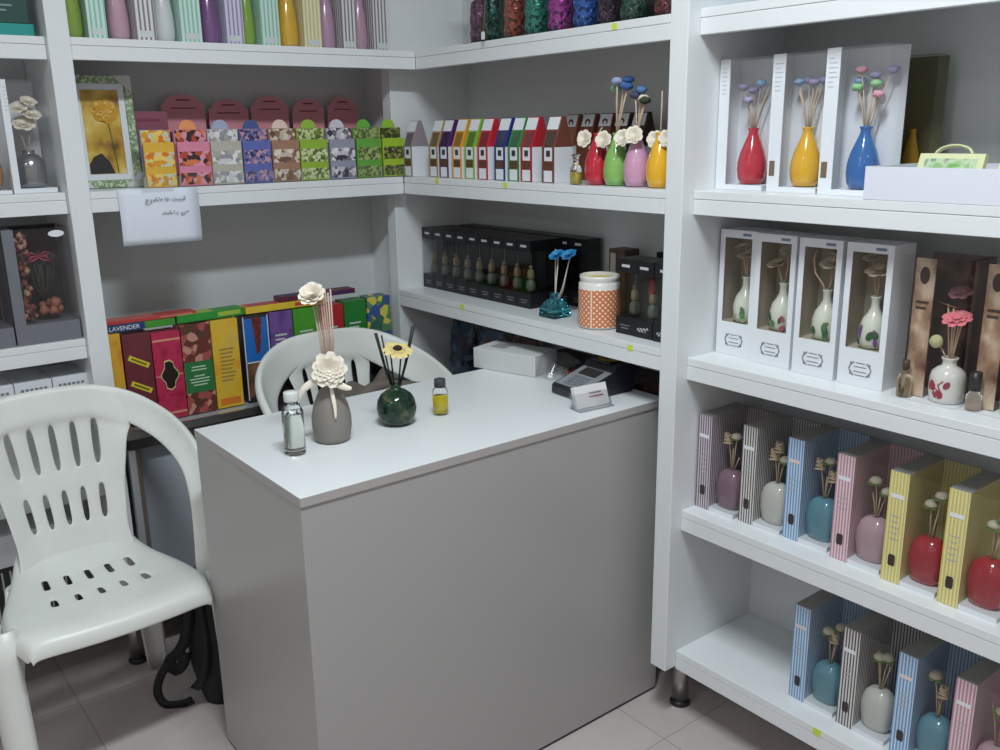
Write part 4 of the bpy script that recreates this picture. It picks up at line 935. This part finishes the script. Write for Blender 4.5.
# paper note
t = thing('paper_note', 'white paper note with handwriting taped over the second shelf edge', 'note', (-.783, -.0035, 1.2205))
P = []
for i in range(9):
    f = i/8; z = -.0-.132*f; row = []
    for j in range(7):
        q = j/6; row.append(Vector((.0+.001*f+(.189-.002*f)*q, -.004*math.sin(PI*f)-.006*f*f*(q-.4), z*(1-.012*q)-.002*q)))
    P.append(row)
MB().grid(P).build('paper_sheet', mat('note_paper', rgb(222, 228, 238), .7), t, solid=.0004)
def hand(strokes, ox, oz, s, name):
    b = MB()
    for st in strokes:
        pts = smooth_path([(ox+x*s, -.0075, oz+y*s) for x, y in st], max(4, len(st)*4)); b.tube(pts, .0007, 5)
    b.build(name, mat('grey_pen', rgb(110, 114, 124), .7), t)
dot = lambda x, y: [(x, y), (x+.25, y-.05)]
line1 = [  # قیمت ها مقطوع written right to left
    [(20, .3), (19.4, 1.2), (18.8, .6), (19.4, 0), (18.6, -.1), (17.6, .1), (17, .6), (16.6, .0), (15.6, .0), (15.0, .5), (14.6, .0), (13.2, -.1), (12.9, .6)], dot(19.6, 1.7), dot(18.9, 1.7), dot(14.2, 1.1), dot(13.6, 1.1), dot(17.0, -.9), dot(16.4, -.9),
    [(11.6, .0), (11.0, 1.0), (10.2, .6), (10.8, .1), (10.0, .0), (9.5, .4), (9.4, 1.8)],
    [(8.2, .2), (7.8, .8), (7.3, .2), (6.6, .9), (6.0, .2), (5.2, .0), (4.6, .7), (3.6, .4), (4.2, .0), (3.2, .0)], [(5.0, .1), (5.0, 1.9)], dot(6.5, 1.6), dot(6.0, 1.6),
    [(2.6, .7), (2.0, .5), (2.5, .1), (2.3, -.7), (1.4, -1.2)], [(1.2, .3), (.4, .9), (-.2, .4), (.6, .0), (-.4, -.6), (-.3, -1.5), (1.0, -1.7)]]
line2 = [  # می باشد
    [(20, .3), (19.4, .9), (18.9, .4), (18.2, .1), (17.6, -.8), (16.4, -1.0), (16.0, -.2), (17.2, .2)],
    [(14.4, .7), (14.0, .0), (13.2, .0)], [(12.6, 1.6), (12.5, .0)], dot(13.8, -.8),
    [(11.6, .5), (11.3, .0), (10.7, .5), (10.3, .0), (9.7, .5), (9.2, .0), (8.4, .1), (7.6, .9), (7.2, .1), (6.2, .0)], dot(10.6, 1.2), dot(10.1, 1.2), dot(10.4, 1.7)]
hand(line1, .062, -.030, .0047, 'handwriting'); hand(line2, .066, -.062, .0047, 'handwriting')
MB().box(.055, -.0042, -.010, .130, -.0036, .0-.001).build('tape', film('tape', (.96, .96, .96), .08), t)
# ------------------------------------------------------------------ incense boxes on the low table
G = 'incense boxes standing in a row'
TZ = TT+.0025
def incense(label, x0, x1, y, h, c, kind, d=.055):
    w = x1-x0
    t = thing('incense_box', label, 'box', (x0, y, TZ), 0, G)
    m = blotch(c[0], c[1], c[2], .4, c[3]) if isinstance(c, tuple) and isinstance(c[0], str) else mat('incense_%02x%02x%02x' % tuple(int(v*255) for v in c), c, .4, vary=.1, vscale=30)
    MB().box(0, 0, 0, w, d, h).build('carton', m, t, bevel=.0008)
    f = -.0007
    if kind == 'stickers':
        for z in (h*.70, h*.42):
            tilt = Matrix.Translation((w*.5, 0, z)) @ Matrix.Rotation(.52, 4, 'Y')
            q = MB().box(-.027, f, -.0065, .027, -.0001, .0065).xf(tilt).build('sticker', mat('yellow_sticker', rgb(220, 200, 40), .5), t)
            MB().box(-.020, f-.0005, -.0022, .020, f, .0022).xf(tilt).build('sticker_print', mat('olive_print', rgb(110, 96, 30), .5), q)
    if kind == 'emblem':
        MB().box(0.001, f, h*.90, w-.001, -.0001, h*.925).box(.001, f, h*.50, w-.001, -.0001, h*.515).box(.001, f, h*.06, w-.001, -.0001, h*.085).build('gold_band', mat('pale_gold_band', rgb(222, 140, 120), .5), t)
        def star(s, off): return [(w*.5+x*s, off, h*.51+z*s) for x, z in ((-.010, .034), (.002, .036), (.010, .030), (.011, .020), (.021, .004), (.021, -.004), (.011, -.018), (.010, -.030), (0, -.036), (-.010, -.030), (-.011, -.018), (-.020, -.004), (-.020, .004), (-.011, .018))]
        MB().extr(star(1.12, f-.0001), (0, -.0004, 0)).build('emblem_border', mat('emblem_cream', rgb(214, 190, 130), .5), t)
        MB().extr(star(1.0, f-.0007), (0, -.0004, 0)).build('emblem', mat('emblem_black', rgb(34, 24, 22), .5), t)
    if kind == 'green_label':
        MB().box(.0005, f, h*.24, w-.0005, -.0001, h*.585).build('green_label', mat('deep_green_label', rgb(40, 120, 60), .5), t)
        b = MB()
        for k, hw in enumerate((.018, .020, .0, .014, .026, .024, .018)):
            if hw: b.box(w*.5-hw, f-.0005, h*.52-k*.008, w*.5+hw, f, h*.52-k*.008+.003)
        b.build('label_print', mat('pale_green_print', rgb(190, 214, 180), .6), t)
    if kind == 'text_panel':
        b = MB()
        for k in range(9): b.box(w*.24, f, h*.66-k*.0105, w*.78-.004*(k % 3), -.0001, h*.66-k*.0105+.0045)
        b.build('text_panel', mat('olive_text', rgb(170, 140, 60), .6), t)
        MB().box(w*.12, f, .008, w*.88, -.0001, .026).build('orange_band', mat('orange_band', rgb(226, 120, 30), .5), t)
    if kind == 'split':
        MB().box(.003, f, h*.47, w-.003, -.0001, h*.97).build('blue_panel', mat('bright_blue_panel', rgb(30, 110, 200), .45), t)
        MB().extr([(w*.34, f-.0001, h*.97), (w*.76, f-.0001, h*.97), (w*.68, f-.0001, h*.75), (w*.60, f-.0001, h*.56), (w*.46, f-.0001, h*.56), (w*.42, f-.0001, h*.75)], (0, -.0004, 0)).build('red_figure', blotch('rust_figure', [rgb(140, 50, 40), rgb(90, 30, 30), rgb(180, 80, 60)], 50, .5, 'noise'), t)
        MB().box(.003, f, .012, w-.003, -.0001, h*.45).build('lower_panel', blotch('brown_figure', [rgb(40, 28, 26), rgb(110, 76, 50), rgb(150, 104, 70)], 26, .5, 'noise'), t)
        b = MB().box(0, f-.0002, h*.455, w, -.0001, h*.468).box(0, f-.0002, .006, .0025, -.0001, h-.002).box(w-.0025, f-.0002, .006, w, -.0001, h-.002); b.build('white_border', PAPER, t)
    if kind == 'print':
        b = MB()
        for k in range(6): b.box(w*.20, f, h*.72-k*.012, w*.72-.006*(k % 2), -.0001, h*.72-k*.012+.005)
        b.build('label_print', mat('soft_print2', rgb(200, 206, 200), .6), t)
    return t
incense('thin orange and yellow incense box beside the left post', -.838, -.808, .030, .238, ('yellow_orange_print', [rgb(206, 120, 30), rgb(230, 170, 40), rgb(200, 170, 50)], 24, 'noise'), '')
incense('maroon incense box with two yellow slanted stickers', -.805, -.738, .026, .232, rgb(112, 44, 52), 'stickers')
incense('crimson incense box with black emblem', -.735, -.664, .028, .226, ('crimson_print', [rgb(160, 26, 60), rgb(200, 44, 84), rgb(176, 36, 66)], 26, 'noise'), 'emblem')
incense('incense box with flower print and green label', -.661, -.586, .030, .236, ('red_flower_print', [rgb(110, 50, 44), rgb(170, 80, 76), rgb(200, 140, 120), rgb(90, 60, 40)], 60, 'voronoi'), 'green_label')
incense('tall yellow incense box with pale text panel', -.582, -.510, .032, .236, ('yellow_print', [rgb(226, 150, 40), rgb(230, 186, 40), rgb(214, 180, 90)], 14, 'noise'), 'text_panel')
incense('incense box with blue panel and red figure framed in white', -.495, -.424, .034, .236, rgb(52, 40, 44), 'split')
incense('purple incense box half hidden behind the second chair', -.419, -.353, .034, .236, ('purple_print', [rgb(96, 56, 130), rgb(120, 84, 160), rgb(76, 44, 100)], 20, 'noise'), 'print')
incense('bright green incense box behind the chair back', -.349, -.272, .034, .236, rgb(70, 160, 40), 'print')
incense('red incense box behind the chair back', -.268, -.196, .034, .234, rgb(186, 36, 44), 'print')
incense('dark green incense box behind the chair back', -.192, -.122, .034, .238, rgb(36, 130, 50), 'print')
incense('blue and yellow flowered incense box at the right end of the row', -.117, -.040, .034, .240, ('blue_yellow_flower_print', [rgb(60, 90, 160), rgb(90, 140, 90), rgb(220, 206, 80), rgb(60, 110, 90)], 44, 'voronoi'), '')
G = 'incense boxes lying flat on top of the row'
def lying(label, x0, x1, y, z, h, c, top, txt=None, rz=0.0, d=.048):
    t = thing('incense_box', label, 'box', (x0, y, z), rz, G); w = x1-x0
    m = mat('flat_%02x%02x%02x' % tuple(int(v*255) for v in c), c, .4, vary=.08, vscale=30); m2 = mat('flat_%02x%02x%02x' % tuple(int(v*255) for v in top), top, .4)
    MB().box(0, 0, 0, w, d, h).build('carton', m, t, bevel=.0008)
    MB().box(w*.02, .002, h+.0001, w*.55, d-.002, h+.0006).build('top_print', m2, t)
    MB().box(w*(.60 if not txt else .0), -.0004, h*.25 if not txt else .0005, w*(.95 if not txt else .56), -.0001, h*.8 if not txt else h).build('end_print', m2, t)
    if txt: text_mesh(txt, .0150, front(w*.27, -.0008, h*.5), 'lettering', PAPER, t, .0002)
ZT = TZ+.2395
lying('green incense box lying flat with white LAVENDER lettering', -.838, -.668, .040, ZT, .017, rgb(60, 150, 40), rgb(40, 60, 120), 'LAVENDER')
lying('red incense box lying on top of the green one', -.836, -.610, .046, ZT+.0178, .009, rgb(196, 60, 60), rgb(206, 110, 100))
lying('bright green incense box lying flat above the yellow box', -.662, -.484, .040, ZT, .020, rgb(40, 150, 50), rgb(160, 190, 60), rz=.03)
lying('yellow incense box lying flat above the purple box', -.480, -.245, .040, ZT+.0005, .018, rgb(226, 190, 40), rgb(200, 60, 70), rz=.0)
lying('maroon incense box lying flat on top of the yellow one', -.378, -.150, .041, ZT+.0195, .013, rgb(96, 36, 54), rgb(70, 40, 90), rz=.0)
# ------------------------------------------------------------------ far-left bay
t, v = window_gift_box('white window box with silver vase and dried white flowers in the far left bay', (-.985, .062, T2), 0, .092, .245, .12, mat('silver_glaze', rgb(160, 164, 168), .18, metal=.85),
                [(-.012, 0, .135, None), (.010, 0, .14, None)], 'gift boxes in the far left bay', sw=.014, prof=[(.020, 0), (.029, .002), (.032, .012), (.0325, .045), (.030, .062), (.020, .072), (.013, .075), (.0125, .081), (.0150, .083), (.012, .0835), (.010, .08), (.009, .07), (.009, .06)], brown=False)
for dx, z, r in ((-.006, .150, .026), (.012, .172, .022), (-.014, .186, .020), (.010, .200, .018)):
    MB().flower((.053+dx, .040, z), (dx*10, -.6, .8), r, 3, 7, rnd=rnd, cup=.4).build('flower', CREAM, v)
t = thing('vase_gift_box', 'white window box at the very left photo edge with brown vase', 'gift box', (-1.085, .062, T2), 0, 'gift boxes in the far left bay')
MB().box(0, .115, 0, .096, .118, .245).box(0, 0, 0, .096, .1149, .008).build('back_card', PAPER, t)
MB(thin=True).box(0, 0, .0081, .096, .0004, .244).box(.0955, .0006, .0081, .096, .1147, .244).build('window', film('box_window_film'), t)
v = MB().lathe([(r*1.15, z*1.1) for r, z in TEAR], 28, (.058, .042, .0085)).build('vase', glaze('caramel', rgb(176, 120, 70)), t)
G = 'grey boxes of dried flowers'
def grey_box(label, x0, pos):
    t = thing('dried_flower_box', label, 'gift box', (x0, .033, .8795), 0, G); w, h, d = .138, .262, .12
    GC = mat('slate_grey_card', rgb(112, 114, 122), .5)
    MB().box(0, 0, 0, w, d, .045).box(0, 0, .0451, .024, d, h).box(.0241, d-.003, .0451, w, d, h).build('carton', GC, t, bevel=.0006)
    MB(thin=True).box(.0241, 0, .0452, w, .0004, h).box(w-.0005, .0006, .0452, w, d-.0035, h).build('window', film('grey_box_film', (.86, .86, .87), .05), t)
    MB().box(.0245, d-.007, .0455, w-.001, d-.0035, h-.002).build('inner_card', mat('dark_inside', rgb(48, 44, 46), .7), t)
    b = MB()
    for k in range(46): b.ball((.040+rnd.uniform(-.009, .009), .03+rnd.uniform(-.012, .012), .056+k*.0042), rnd.uniform(.006, .010), 7, 5, jit=.5, rnd=rnd)
    b.build('dried_filling', blotch('potpourri_column', [rgb(60, 36, 30), rgb(150, 76, 56), rgb(190, 140, 116), rgb(110, 60, 50)], 70, .7, 'voronoi'), t)
    b = MB()
    for k in range(14): a = rnd.uniform(0, 6.3); b.ball((.088+.018*math.cos(a), .045+.014*math.sin(a), .062+rnd.uniform(0, .026)), rnd.uniform(.008, .013), 8, 6, jit=.4, rnd=rnd)
    b.build('dried_ball', blotch('copper_ball', [rgb(120, 66, 46), rgb(176, 110, 80), rgb(90, 50, 40)], 60, .6, 'noise'), t)
    b = MB()
    for k in range(14):
        x = .078+rnd.uniform(-.02, .03); b.tube([(.080, .05, .09), (x, .05+rnd.uniform(-.01, .01), .135), (x+rnd.uniform(-.012, .012), .05, .19+rnd.uniform(-.02, .02))], .002, 5)
    b.build('dark_stems', mat('dark_leaf_stems', rgb(52, 60, 48), .7), t)
    b = MB()
    for s in (-1, 1):
        for a0 in (.3, -.5): b.tube([(.075, .036, .196), (.075+s*.014, .030, .202+a0*.012), (.075+s*.026, .034, .196+a0*.02), (.075+s*.012, .038, .192+a0*.012), (.075, .036, .194)], .0035, 6, flat=.4)
    b.build('bow', mat('pink_ribbon', rgb(206, 70, 100), .5) if pos else mat('yellow_ribbon', rgb(206, 196, 50), .5), t)
    MB().lathe([(.017, 0), (.017, .0006)], 24, sx=1, sy=.45).xf(Matrix.Translation((w-.026, -.0004, h-.014)) @ Matrix.Rotation(PI/2, 4, 'X')).build('oval_sticker', PAPER, t)
grey_box('slate grey box of dried flowers with pink bow beside the left post', -1.030, 1)
grey_box('slate grey box of dried flowers at the left photo edge', -1.1715, 0)
t = thing('storage_box', 'dark green box with turquoise base on the far left top shelf', 'box', (-1.05, .045, T1))
MB().box(0, 0, 0, .148, .12, .026).build('box_base', mat('turquoise_card', rgb(0, 150, 142), .45), t, bevel=.001)
MB().box(.001, .001, .0265, .140, .119, .20).build('box_lid', mat('dark_green_card', rgb(10, 66, 58), .4), t, bevel=.001)
b = MB()
for k in range(2): b.box(.028+.006*k, -.0006, .060-k*.010, .110-.012*k, .0004, .064-k*.010)
b.build('lid_print', mat('pale_green_print2', rgb(110, 150, 140), .6), t)
G = 'white cartons in the low far left shelf'
for k, x in enumerate((-1.048, -.966, -1.130)):
    t = thing('carton', 'white carton with small print on a far left shelf, %s' % ('middle one behind the chair', 'next to the post', 'at the photo edge')[k], 'box', (x, .052, T4), 0, G)
    MB().box(0, 0, 0, .080, .14, .258).build('carton_body', PAPER, t, bevel=.001)
    b = MB()
    for j in range(6): b.box(.012+j*.010, -.0006, .236, .019+j*.010, -.0001, .242)
    b.build('small_print', GREYINK, t)
for k, x in enumerate((-1.165, -1.065)):
    t = thing('carton', 'white carton on the lowest far left shelf behind the chair, %s' % ('left one', 'right one')[k], 'box', (x, .050, T5), 0, G)
    MB().box(0, 0, 0, .095, .15, .165).build('carton_body', mat('dark_wire_box', rgb(40, 40, 42), .5), t, bevel=.001)
    b = MB()
    for j in range(5): b.box(.008+j*.018, -.0007, .010, .012+j*.018, -.0001, .155)
    b.build('stripe_print', mat('pale_strip', rgb(190, 190, 188), .6), t)
    MB().box(0, 0, .1655, .095, .15, .245).build('carton_lid', PAPER, t, bevel=.001)
# ------------------------------------------------------------------ on the counter
CT = .75
t = thing('oil_bottle', 'slim clear glass bottle with white cap standing at the left of the grey vase', 'bottle', (-.713, -.706, CT)); t.scale = (1.22, 1.22, 1.18)
MB().lathe([(.0145, 0), (.0165, .002), (.0168, .004), (.0168, .070), (.0150, .0755), (.0105, .080), (.0095, .082), (.0095, .088)], 28).build('bottle_glass', glass('thin_clear_glass', (.97, .99, .98), .01, 1.3), t)
MB().lathe([(.0135, .009), (.0140, .010), (.0140, .067), (.0135, .068)], 24).build('oil', glass('pale_oil', (.90, .94, .88), .0, 1.33), t)
MB().lathe([(.0112, .0885), (.0118, .090), (.0118, .102), (.0112, .1035), (.003, .104)], 24).build('cap', mat('frosted_white_cap', rgb(214, 216, 212), .35), t)
t = thing('reed_vase', 'grey stoneware vase with cream flowers and ribbon in the middle of the counter', 'vase', (-.620, -.682, CT), -.48)
vm = mat('grey_stoneware', rgb(132, 126, 118), .5, bump=.12, bscale=160, vary=.04)
MB().lathe([(r*1.04, z*1.20) for r, z in [(.026, 0), (.0315, .002), (.0350, .010), (.0375, .026), (.0372, .042), (.0325, .062), (.0235, .080), (.0165, .090), (.0140, .096), (.0150, .100), (.0120, .101), (.010, .094)]], 36).build('vase_body', vm, t)
b = []
rx = math.cos(RR)
def loc(vx, vy, z): return Vector((vx, vy, z))
PKR = mat('pinkish_reed', rgb(194, 168, 150), .7, vary=.1, vscale=40)
for k in range(8):
    a = -.5+k*.14; dx = -.020+.0052*k; MB().tube([(dx*.35, 0, .11), (dx*.7+.002, .003*(k % 3), .20), (dx*1.0-.003, .004*(k % 3)-.004, .296+.006*(k % 2))], .0018, 6).build('reed', PKR, t)
MB().flower((-.020, -.010, .292), (-.25, -.60, .70), .0265, 6, 8, rnd=rnd, cup=.75).build('top_flower', CREAM, t)
MB().flower((.002, -.028, .150), (.0, -1.0, .30), .034, 6, 9, rnd=rnd, cup=.45).build('rose', CREAM, t)
b = MB()
def ribbon(b, pts, wd, ax=(0, 0, 1)):
    pts = smooth_path(pts, 14); ax = Vector(ax); rows = []
    for i, p in enumerate(pts):
        tn = (pts[min(i+1, 13)]-pts[max(i-1, 0)]).normalized(); s = tn.cross(Vector((0, -1, .3))).normalized()*wd*(.5+.7*math.sin(PI*min(1, (i+1.5)/14)))
        rows.append([p-s, p, p+s])
    b.grid(rows)
ribbon(b, [(0, -.024, .128), (-.026, -.030, .130), (-.050, -.030, .114), (-.066, -.028, .084)], .006)
ribbon(b, [(0, -.024, .126), (.014, -.034, .124), (.030, -.036, .116), (.042, -.036, .113)], .006)
ribbon(b, [(.002, -.026, .124), (.005, -.034, .102), (.008, -.041, .078), (.008, -.0425, .056)], .0032)
b.build('ribbon', CREAM, t, solid=.0008)
t = thing('reed_diffuser', 'round dark green vase with black reeds and a sunflower on the counter', 'diffuser', (-.466, -.676, CT), -.45); t.scale = (1.1,)*3
GV = blotch('green_gold_glaze', [rgb(10, 26, 18), rgb(16, 44, 30), rgb(24, 58, 38), rgb(110, 96, 60)], 34, .12, 'noise', detail=7)
MB().lathe([(.016, 0), (.0235, .001), (.0315, .008), (.0365, .020), (.0378, .033), (.0355, .047), (.0290, .058), (.0190, .0655), (.0105, .069), (.0092, .074), (.0105, .078), (.008, .078)], 36).build('vase_body', GV, t)
BR = mat('black_reed', rgb(24, 22, 22), .6)
for dx, dy, z in ((-.034, .0, .178), (-.030, .008, .176), (-.022, -.004, .174), (.036, .003, .186), (.040, -.004, .190), (.014, .004, .140), (-.006, .005, .14)):
    MB().tube([(dx*.1, 0, .060), (dx*.55, dy*.5, z*.62), (dx, dy, z)], .0017, 6).build('reed', BR, t)
sf = MB().flower((.006, -.010, .146), (.05, -.35, .95), .029, 2, 13, rnd=rnd, cup=.12).build('sunflower', mat('pale_yellow_petal', rgb(226, 206, 130), .7), t)
MB().ball((.006, -.011, .149), .0095, 12, 7, 1, 1, .6, jit=.2, rnd=rnd).build('flower_centre', mat('dark_brown_centre', rgb(50, 34, 26), .9), sf)
t = thing('oil_bottle', 'small bottle of yellow oil with dark cap on the counter right of the green vase', 'bottle', (-.358, -.680, CT)); t.scale = (1.18, 1.18, 1.28)
MB().lathe([(.0125, 0), (.0142, .001), (.0142, .040), (.0125, .044), (.0090, .047)], 26).build('bottle_glass', glass('thin_clear_glass', (.97, .99, .98), .01, 1.3), t)
MB().lathe([(.0001, .003), (.0128, .003), (.0128, .032), (.0001, .032)], 24, cap=False).build('oil', mat('bright_yellow_oil', rgb(226, 200, 10), .08, coat=.5), t)
MB().lathe([(.0105, .0475), (.0105, .060), (.0098, .061), (.002, .061)], 24).build('cap', mat('charcoal_cap', rgb(66, 64, 72), .5), t)
# white carton with clear film
t = thing('carton', 'long white carton partly wrapped in clear film on the counter', 'box', (-.064, -.405, CT+.0004), math.atan2(-.190, .055))
MB().box(0, 0, 0, .190, .10, .052).build('carton_body', mat('grey_white_card', rgb(206, 208, 206), .5), t, bevel=.001)
MB().box(.030, .030, .0521, .075, .075, .0526).build('top_label', mat('grey_print', rgb(150, 150, 152), .6), t)
FB = film('crumpled_film', (.86, .87, .88), .14, .12)
b = MB(); P = []
for i in range(8):
    x = .1915+.085*i/7; P.append([Vector((x, -.004+.112*j/6+rnd.uniform(-.003, .003), [.004, .046, .058, .055, .058, .044, .004][j]*(1-.35*(i/7)**2)+rnd.uniform(-.003, .003))) for j in range(7)])
b.grid(P, smooth=False); b.build('film_wrap', FB, t)
# card terminal
t = thing('card_terminal', 'dark card payment terminal with keypad and yellow label on the counter', 'card terminal', (-.074, -.770, CT+.0006), -.04)
DB = mat('dark_blue_plastic', rgb(28, 32, 42), .35)
hw = .052; L = .165
prof = [(0, .004), (.004, 0), (L-.01, 0), (L, .010), (L, .062), (L-.010, .070), (.108, .066), (.098, .052), (.004, .024), (0, .018)]
MB().extr([(x, -hw, z) for x, z in prof], (0, 2*hw, 0)).build('terminal_body', DB, t, bevel=.004, seg=3)
def slope(u, off): x = .006+u*(.096-.006); return x, .0246+u*(.0516-.0246)+off
b = MB()
(x0, z0), (x1, z1) = slope(.02, .0012), slope(.98, .0012)
b.hexa([(x0, -hw+.004, z0-.003), (x0, hw-.004, z0-.003), (x1, hw-.004, z1-.003), (x1, -hw+.004, z1-.003), (x0, -hw+.004, z0), (x0, hw-.004, z0), (x1, hw-.004, z1), (x1, -hw+.004, z1)])
b.xf(Matrix.Identity(4)); b.build('face_plate', mat('grey_silver_plate', rgb(150, 154, 156), .3, metal=.3), t, bevel=.001)
kp = []
for r in range(4):
    for c in range(3):
        (xa, za), (xb, zb) = slope(.08+r*.115, .0016), slope(.08+r*.115+.085, .0016); y0 = -.026+c*.0185
        MB().hexa([(xa, y0, za-.001), (xa, y0+.0145, za-.001), (xb, y0+.0145, zb-.001), (xb, y0, zb-.001), (xa, y0, za+.002), (xa, y0+.0145, za+.002), (xb, y0+.0145, zb+.002), (xb, y0, zb+.002)]).build('key', mat('pale_key', rgb(120, 126, 132), .5), t)
(xa, za), (xb, zb) = slope(.60, .0018), slope(.92, .0018)
MB().hexa([(xa, -.029, za-.001), (xa, .029, za-.001), (xb, .029, zb-.001), (xb, -.029, zb-.001), (xa, -.029, za+.001), (xa, .029, za+.001), (xb, .029, zb+.001), (xb, -.029, zb+.001)]).build('screen', mat('dark_screen', rgb(48, 46, 48), .12), t)
MB().lathe([(.0285, 0), (.0285, .0012)], 24, (L-.033, 0, .0708), sx=.85).build('yellow_label', mat('ochre_label', rgb(190, 150, 40), .5), t)
MB().box(L-.045, -.004, .0722, L-.022, .004, .0726).box(L-.050, .008, .0722, L-.030, .012, .0726).build('label_print', INK, t)
MB().box(L-.062, -.030, .0675, L-.056, .030, .0705).build('paper_slot', BLACKP, t)
# red object next to terminal: small red cap seen behind
t = thing('tape_roll', 'small red roll lying behind the card terminal on the counter', 'tape', (.062, -.655, CT+.0003))
MB().lathe([(.012, 0), (.020, 0), (.020, .016), (.012, .016), (.012, 0)], 24, cap=False).build('roll', mat('red_tape', rgb(196, 60, 50), .4), t)
# card holder
t = thing('card_holder', 'clear acrylic holder with white business cards at the counter edge', 'card holder', (-.127, -.866, CT+.0006), -.11)
AC = film('acrylic_holder', (.88, .89, .90), .12)
MB().box(0, -.008, 0, .094, .030, .002).build('holder_base', mat('acrylic_edge', rgb(150, 154, 158), .15), t)
lean = Matrix.Translation((0, .004, .0022)) @ Matrix.Rotation(math.radians(-20), 4, 'X')
q = MB().box(.003, .001, .001, .091, .012, .050); q.xf(lean); q.build('business_cards', mat('card_stack', rgb(226, 222, 222), .6), t)
q = MB(thin=True).box(0, -.0006, 0, .094, -.0001, .034); q.xf(lean); q.build('holder_front', AC, t)
q = MB().box(-.001, .0125, 0, .095, .0145, .040).box(-.0018, -.001, 0, -.0003, .0145, .034).box(.0943, -.001, 0, .0958, .0145, .034); q.xf(lean); q.build('holder_back', AC, t)
q = MB().box(.040, .0002, .022, .078, .0008, .0245); q.xf(lean); q.build('red_print', mat('red_card_print', rgb(170, 50, 60), .6), t)
q = MB(); [q.tube([(.042+.0045*k, .0004, .030), (.044+.0045*k, .0004, .034-.002*(k % 2)), (.046+.0045*k, .0004, .030)], .0007, 5) for k in range(7)]; q.xf(lean); q.build('black_print', INK, t)
# ------------------------------------------------------------------ clothing on the second chair, backpack
t = thing('jacket', 'grey brown jacket heaped on the seat of the second chair behind the counter', 'jacket', (-.308, -.270, .4365))
P = []; NX, NY = 44, 20
for i in range(NX):
    u = i/(NX-1); row = []
    for j in range(NY):
        v = j/(NY-1); x = -.188+.376*u; y = -.11+.175*v
        env = (math.sin(PI*min(1, max(0, v)))**.45)*(math.sin(PI*min(1, max(0, u)))**.30)
        hgt = (.328-.070*u)+.018*math.sin(9*u+5*v)+.016*math.sin(17*u-7*v+1)+.010*math.sin(31*u+4*v)
        row.append(Vector((x+.008*math.sin(8*v+6*u), y+.010*math.sin(10*u), .004+hgt*env)))
    P.append(row)
MB().grid(P).build('cloth_body', mat('grey_brown_cloth', rgb(96, 88, 80), .9, bump=.25, bscale=300, vary=.12), t, sub=1)
b = MB()
for k in range(3):
    o = k*.05
    b.tube(smooth_path([(-.15+o, -.112, .20), (-.10+o, -.116, .270), (-.03+o, -.100, .302-.01*k), (.05+o, -.100, .285-.012*k), (.08+o, -.112, .20)], 14), .020, 10, flat=.8, taper=[.6+.4*math.sin(PI*i/13) for i in range(14)])
b.build('sleeve_folds', mat('grey_brown_cloth2', rgb(104, 95, 86), .9, bump=.25, bscale=300), t)
t = thing('backpack', 'black backpack on the floor behind the counter end with straps hanging out', 'backpack', (-.742, -.258, .001))
BF = mat('black_nylon', rgb(14, 14, 15), .6, bump=.2, bscale=220)
P = []
for i in range(15):
    z = .36*i/14; r = math.sin(PI*min(1, (i+1.1)/16))**.35; row = []
    for k in range(21):
        a = 2*PI*k/20; row.append(Vector((math.cos(a)*.078*r*(1-.15*i/14)*(1+.05*math.sin(3*a+i)), math.sin(a)*.068*r, z)))
    row[-1] = row[0].copy(); P.append(row)
m_ = MB().grid(P); m_._add(P[0][:-1], [tuple(range(19, -1, -1))]); m_._add(P[-1][:-1], [tuple(range(20))]); m_.build('pack_body', BF, t, sub=1)
def strap(pts, wd, name):
    pts = smooth_path(pts, 22); b = MB(); rows = []
    for i, p in enumerate(pts):
        tn = (pts[min(i+1, 21)]-pts[max(i-1, 0)]).normalized(); s = tn.cross(Vector((.45, .9, 0))).normalized()*wd; rows.append([p-s, p+s])
    b.grid(rows); b.build(name, BF, t, solid=.004)
strap([(-.06, -.02, .31), (-.075, -.02, .25), (-.085, -.01, .19), (-.100, .01, .15), (-.115, .03, .125), (-.105, .02, .100), (-.088, .01, .12), (-.085, .0, .15)], .013, 'shoulder_strap')
strap([(-.118, .03, .12), (-.135, .045, .085), (-.145, .05, .045), (-.135, .04, .012), (-.105, .02, .008), (-.080, .0, .020)], .010, 'loose_strap')
strap([(-.055, -.03, .33), (-.050, -.05, .20), (-.062, -.05, .11), (-.078, -.02, .06)], .011, 'side_strap')
# dark bag hung behind the second chair, seen through its slots and openings
t = thing('cloth_bag', 'dark purple bag hanging behind the second chair, seen through its openings', 'bag', (-.300, -.040, 0))
P = []
for i in range(13):
    z = .56+.22*i/12; f = math.sin(PI*(i+.6)/13.2)**.4; row = []
    for k in range(33):
        a = 2*PI*k/32
        row.append(Vector((math.cos(a)*(.205*f-.05*(i/12)**2)+rnd.uniform(-.002, .002), math.sin(a)*.017*f+rnd.uniform(-.0015, .0015), z)))
    row[-1] = row[0].copy(); P.append(row)
MB().grid(P).build('bag_body', blotch('dark_purple_weave', [rgb(24, 20, 26), rgb(44, 34, 48), rgb(34, 26, 36), rgb(62, 50, 64)], 90, .8, 'voronoi', bump=.4), t)
MB().tube(smooth_path([(-.06, 0, .775), (-.04, .0, .80), (.04, .0, .80), (.06, 0, .775)], 12), .004, 6).build('bag_handle', mat('black_strap', rgb(26, 24, 28), .8), t)
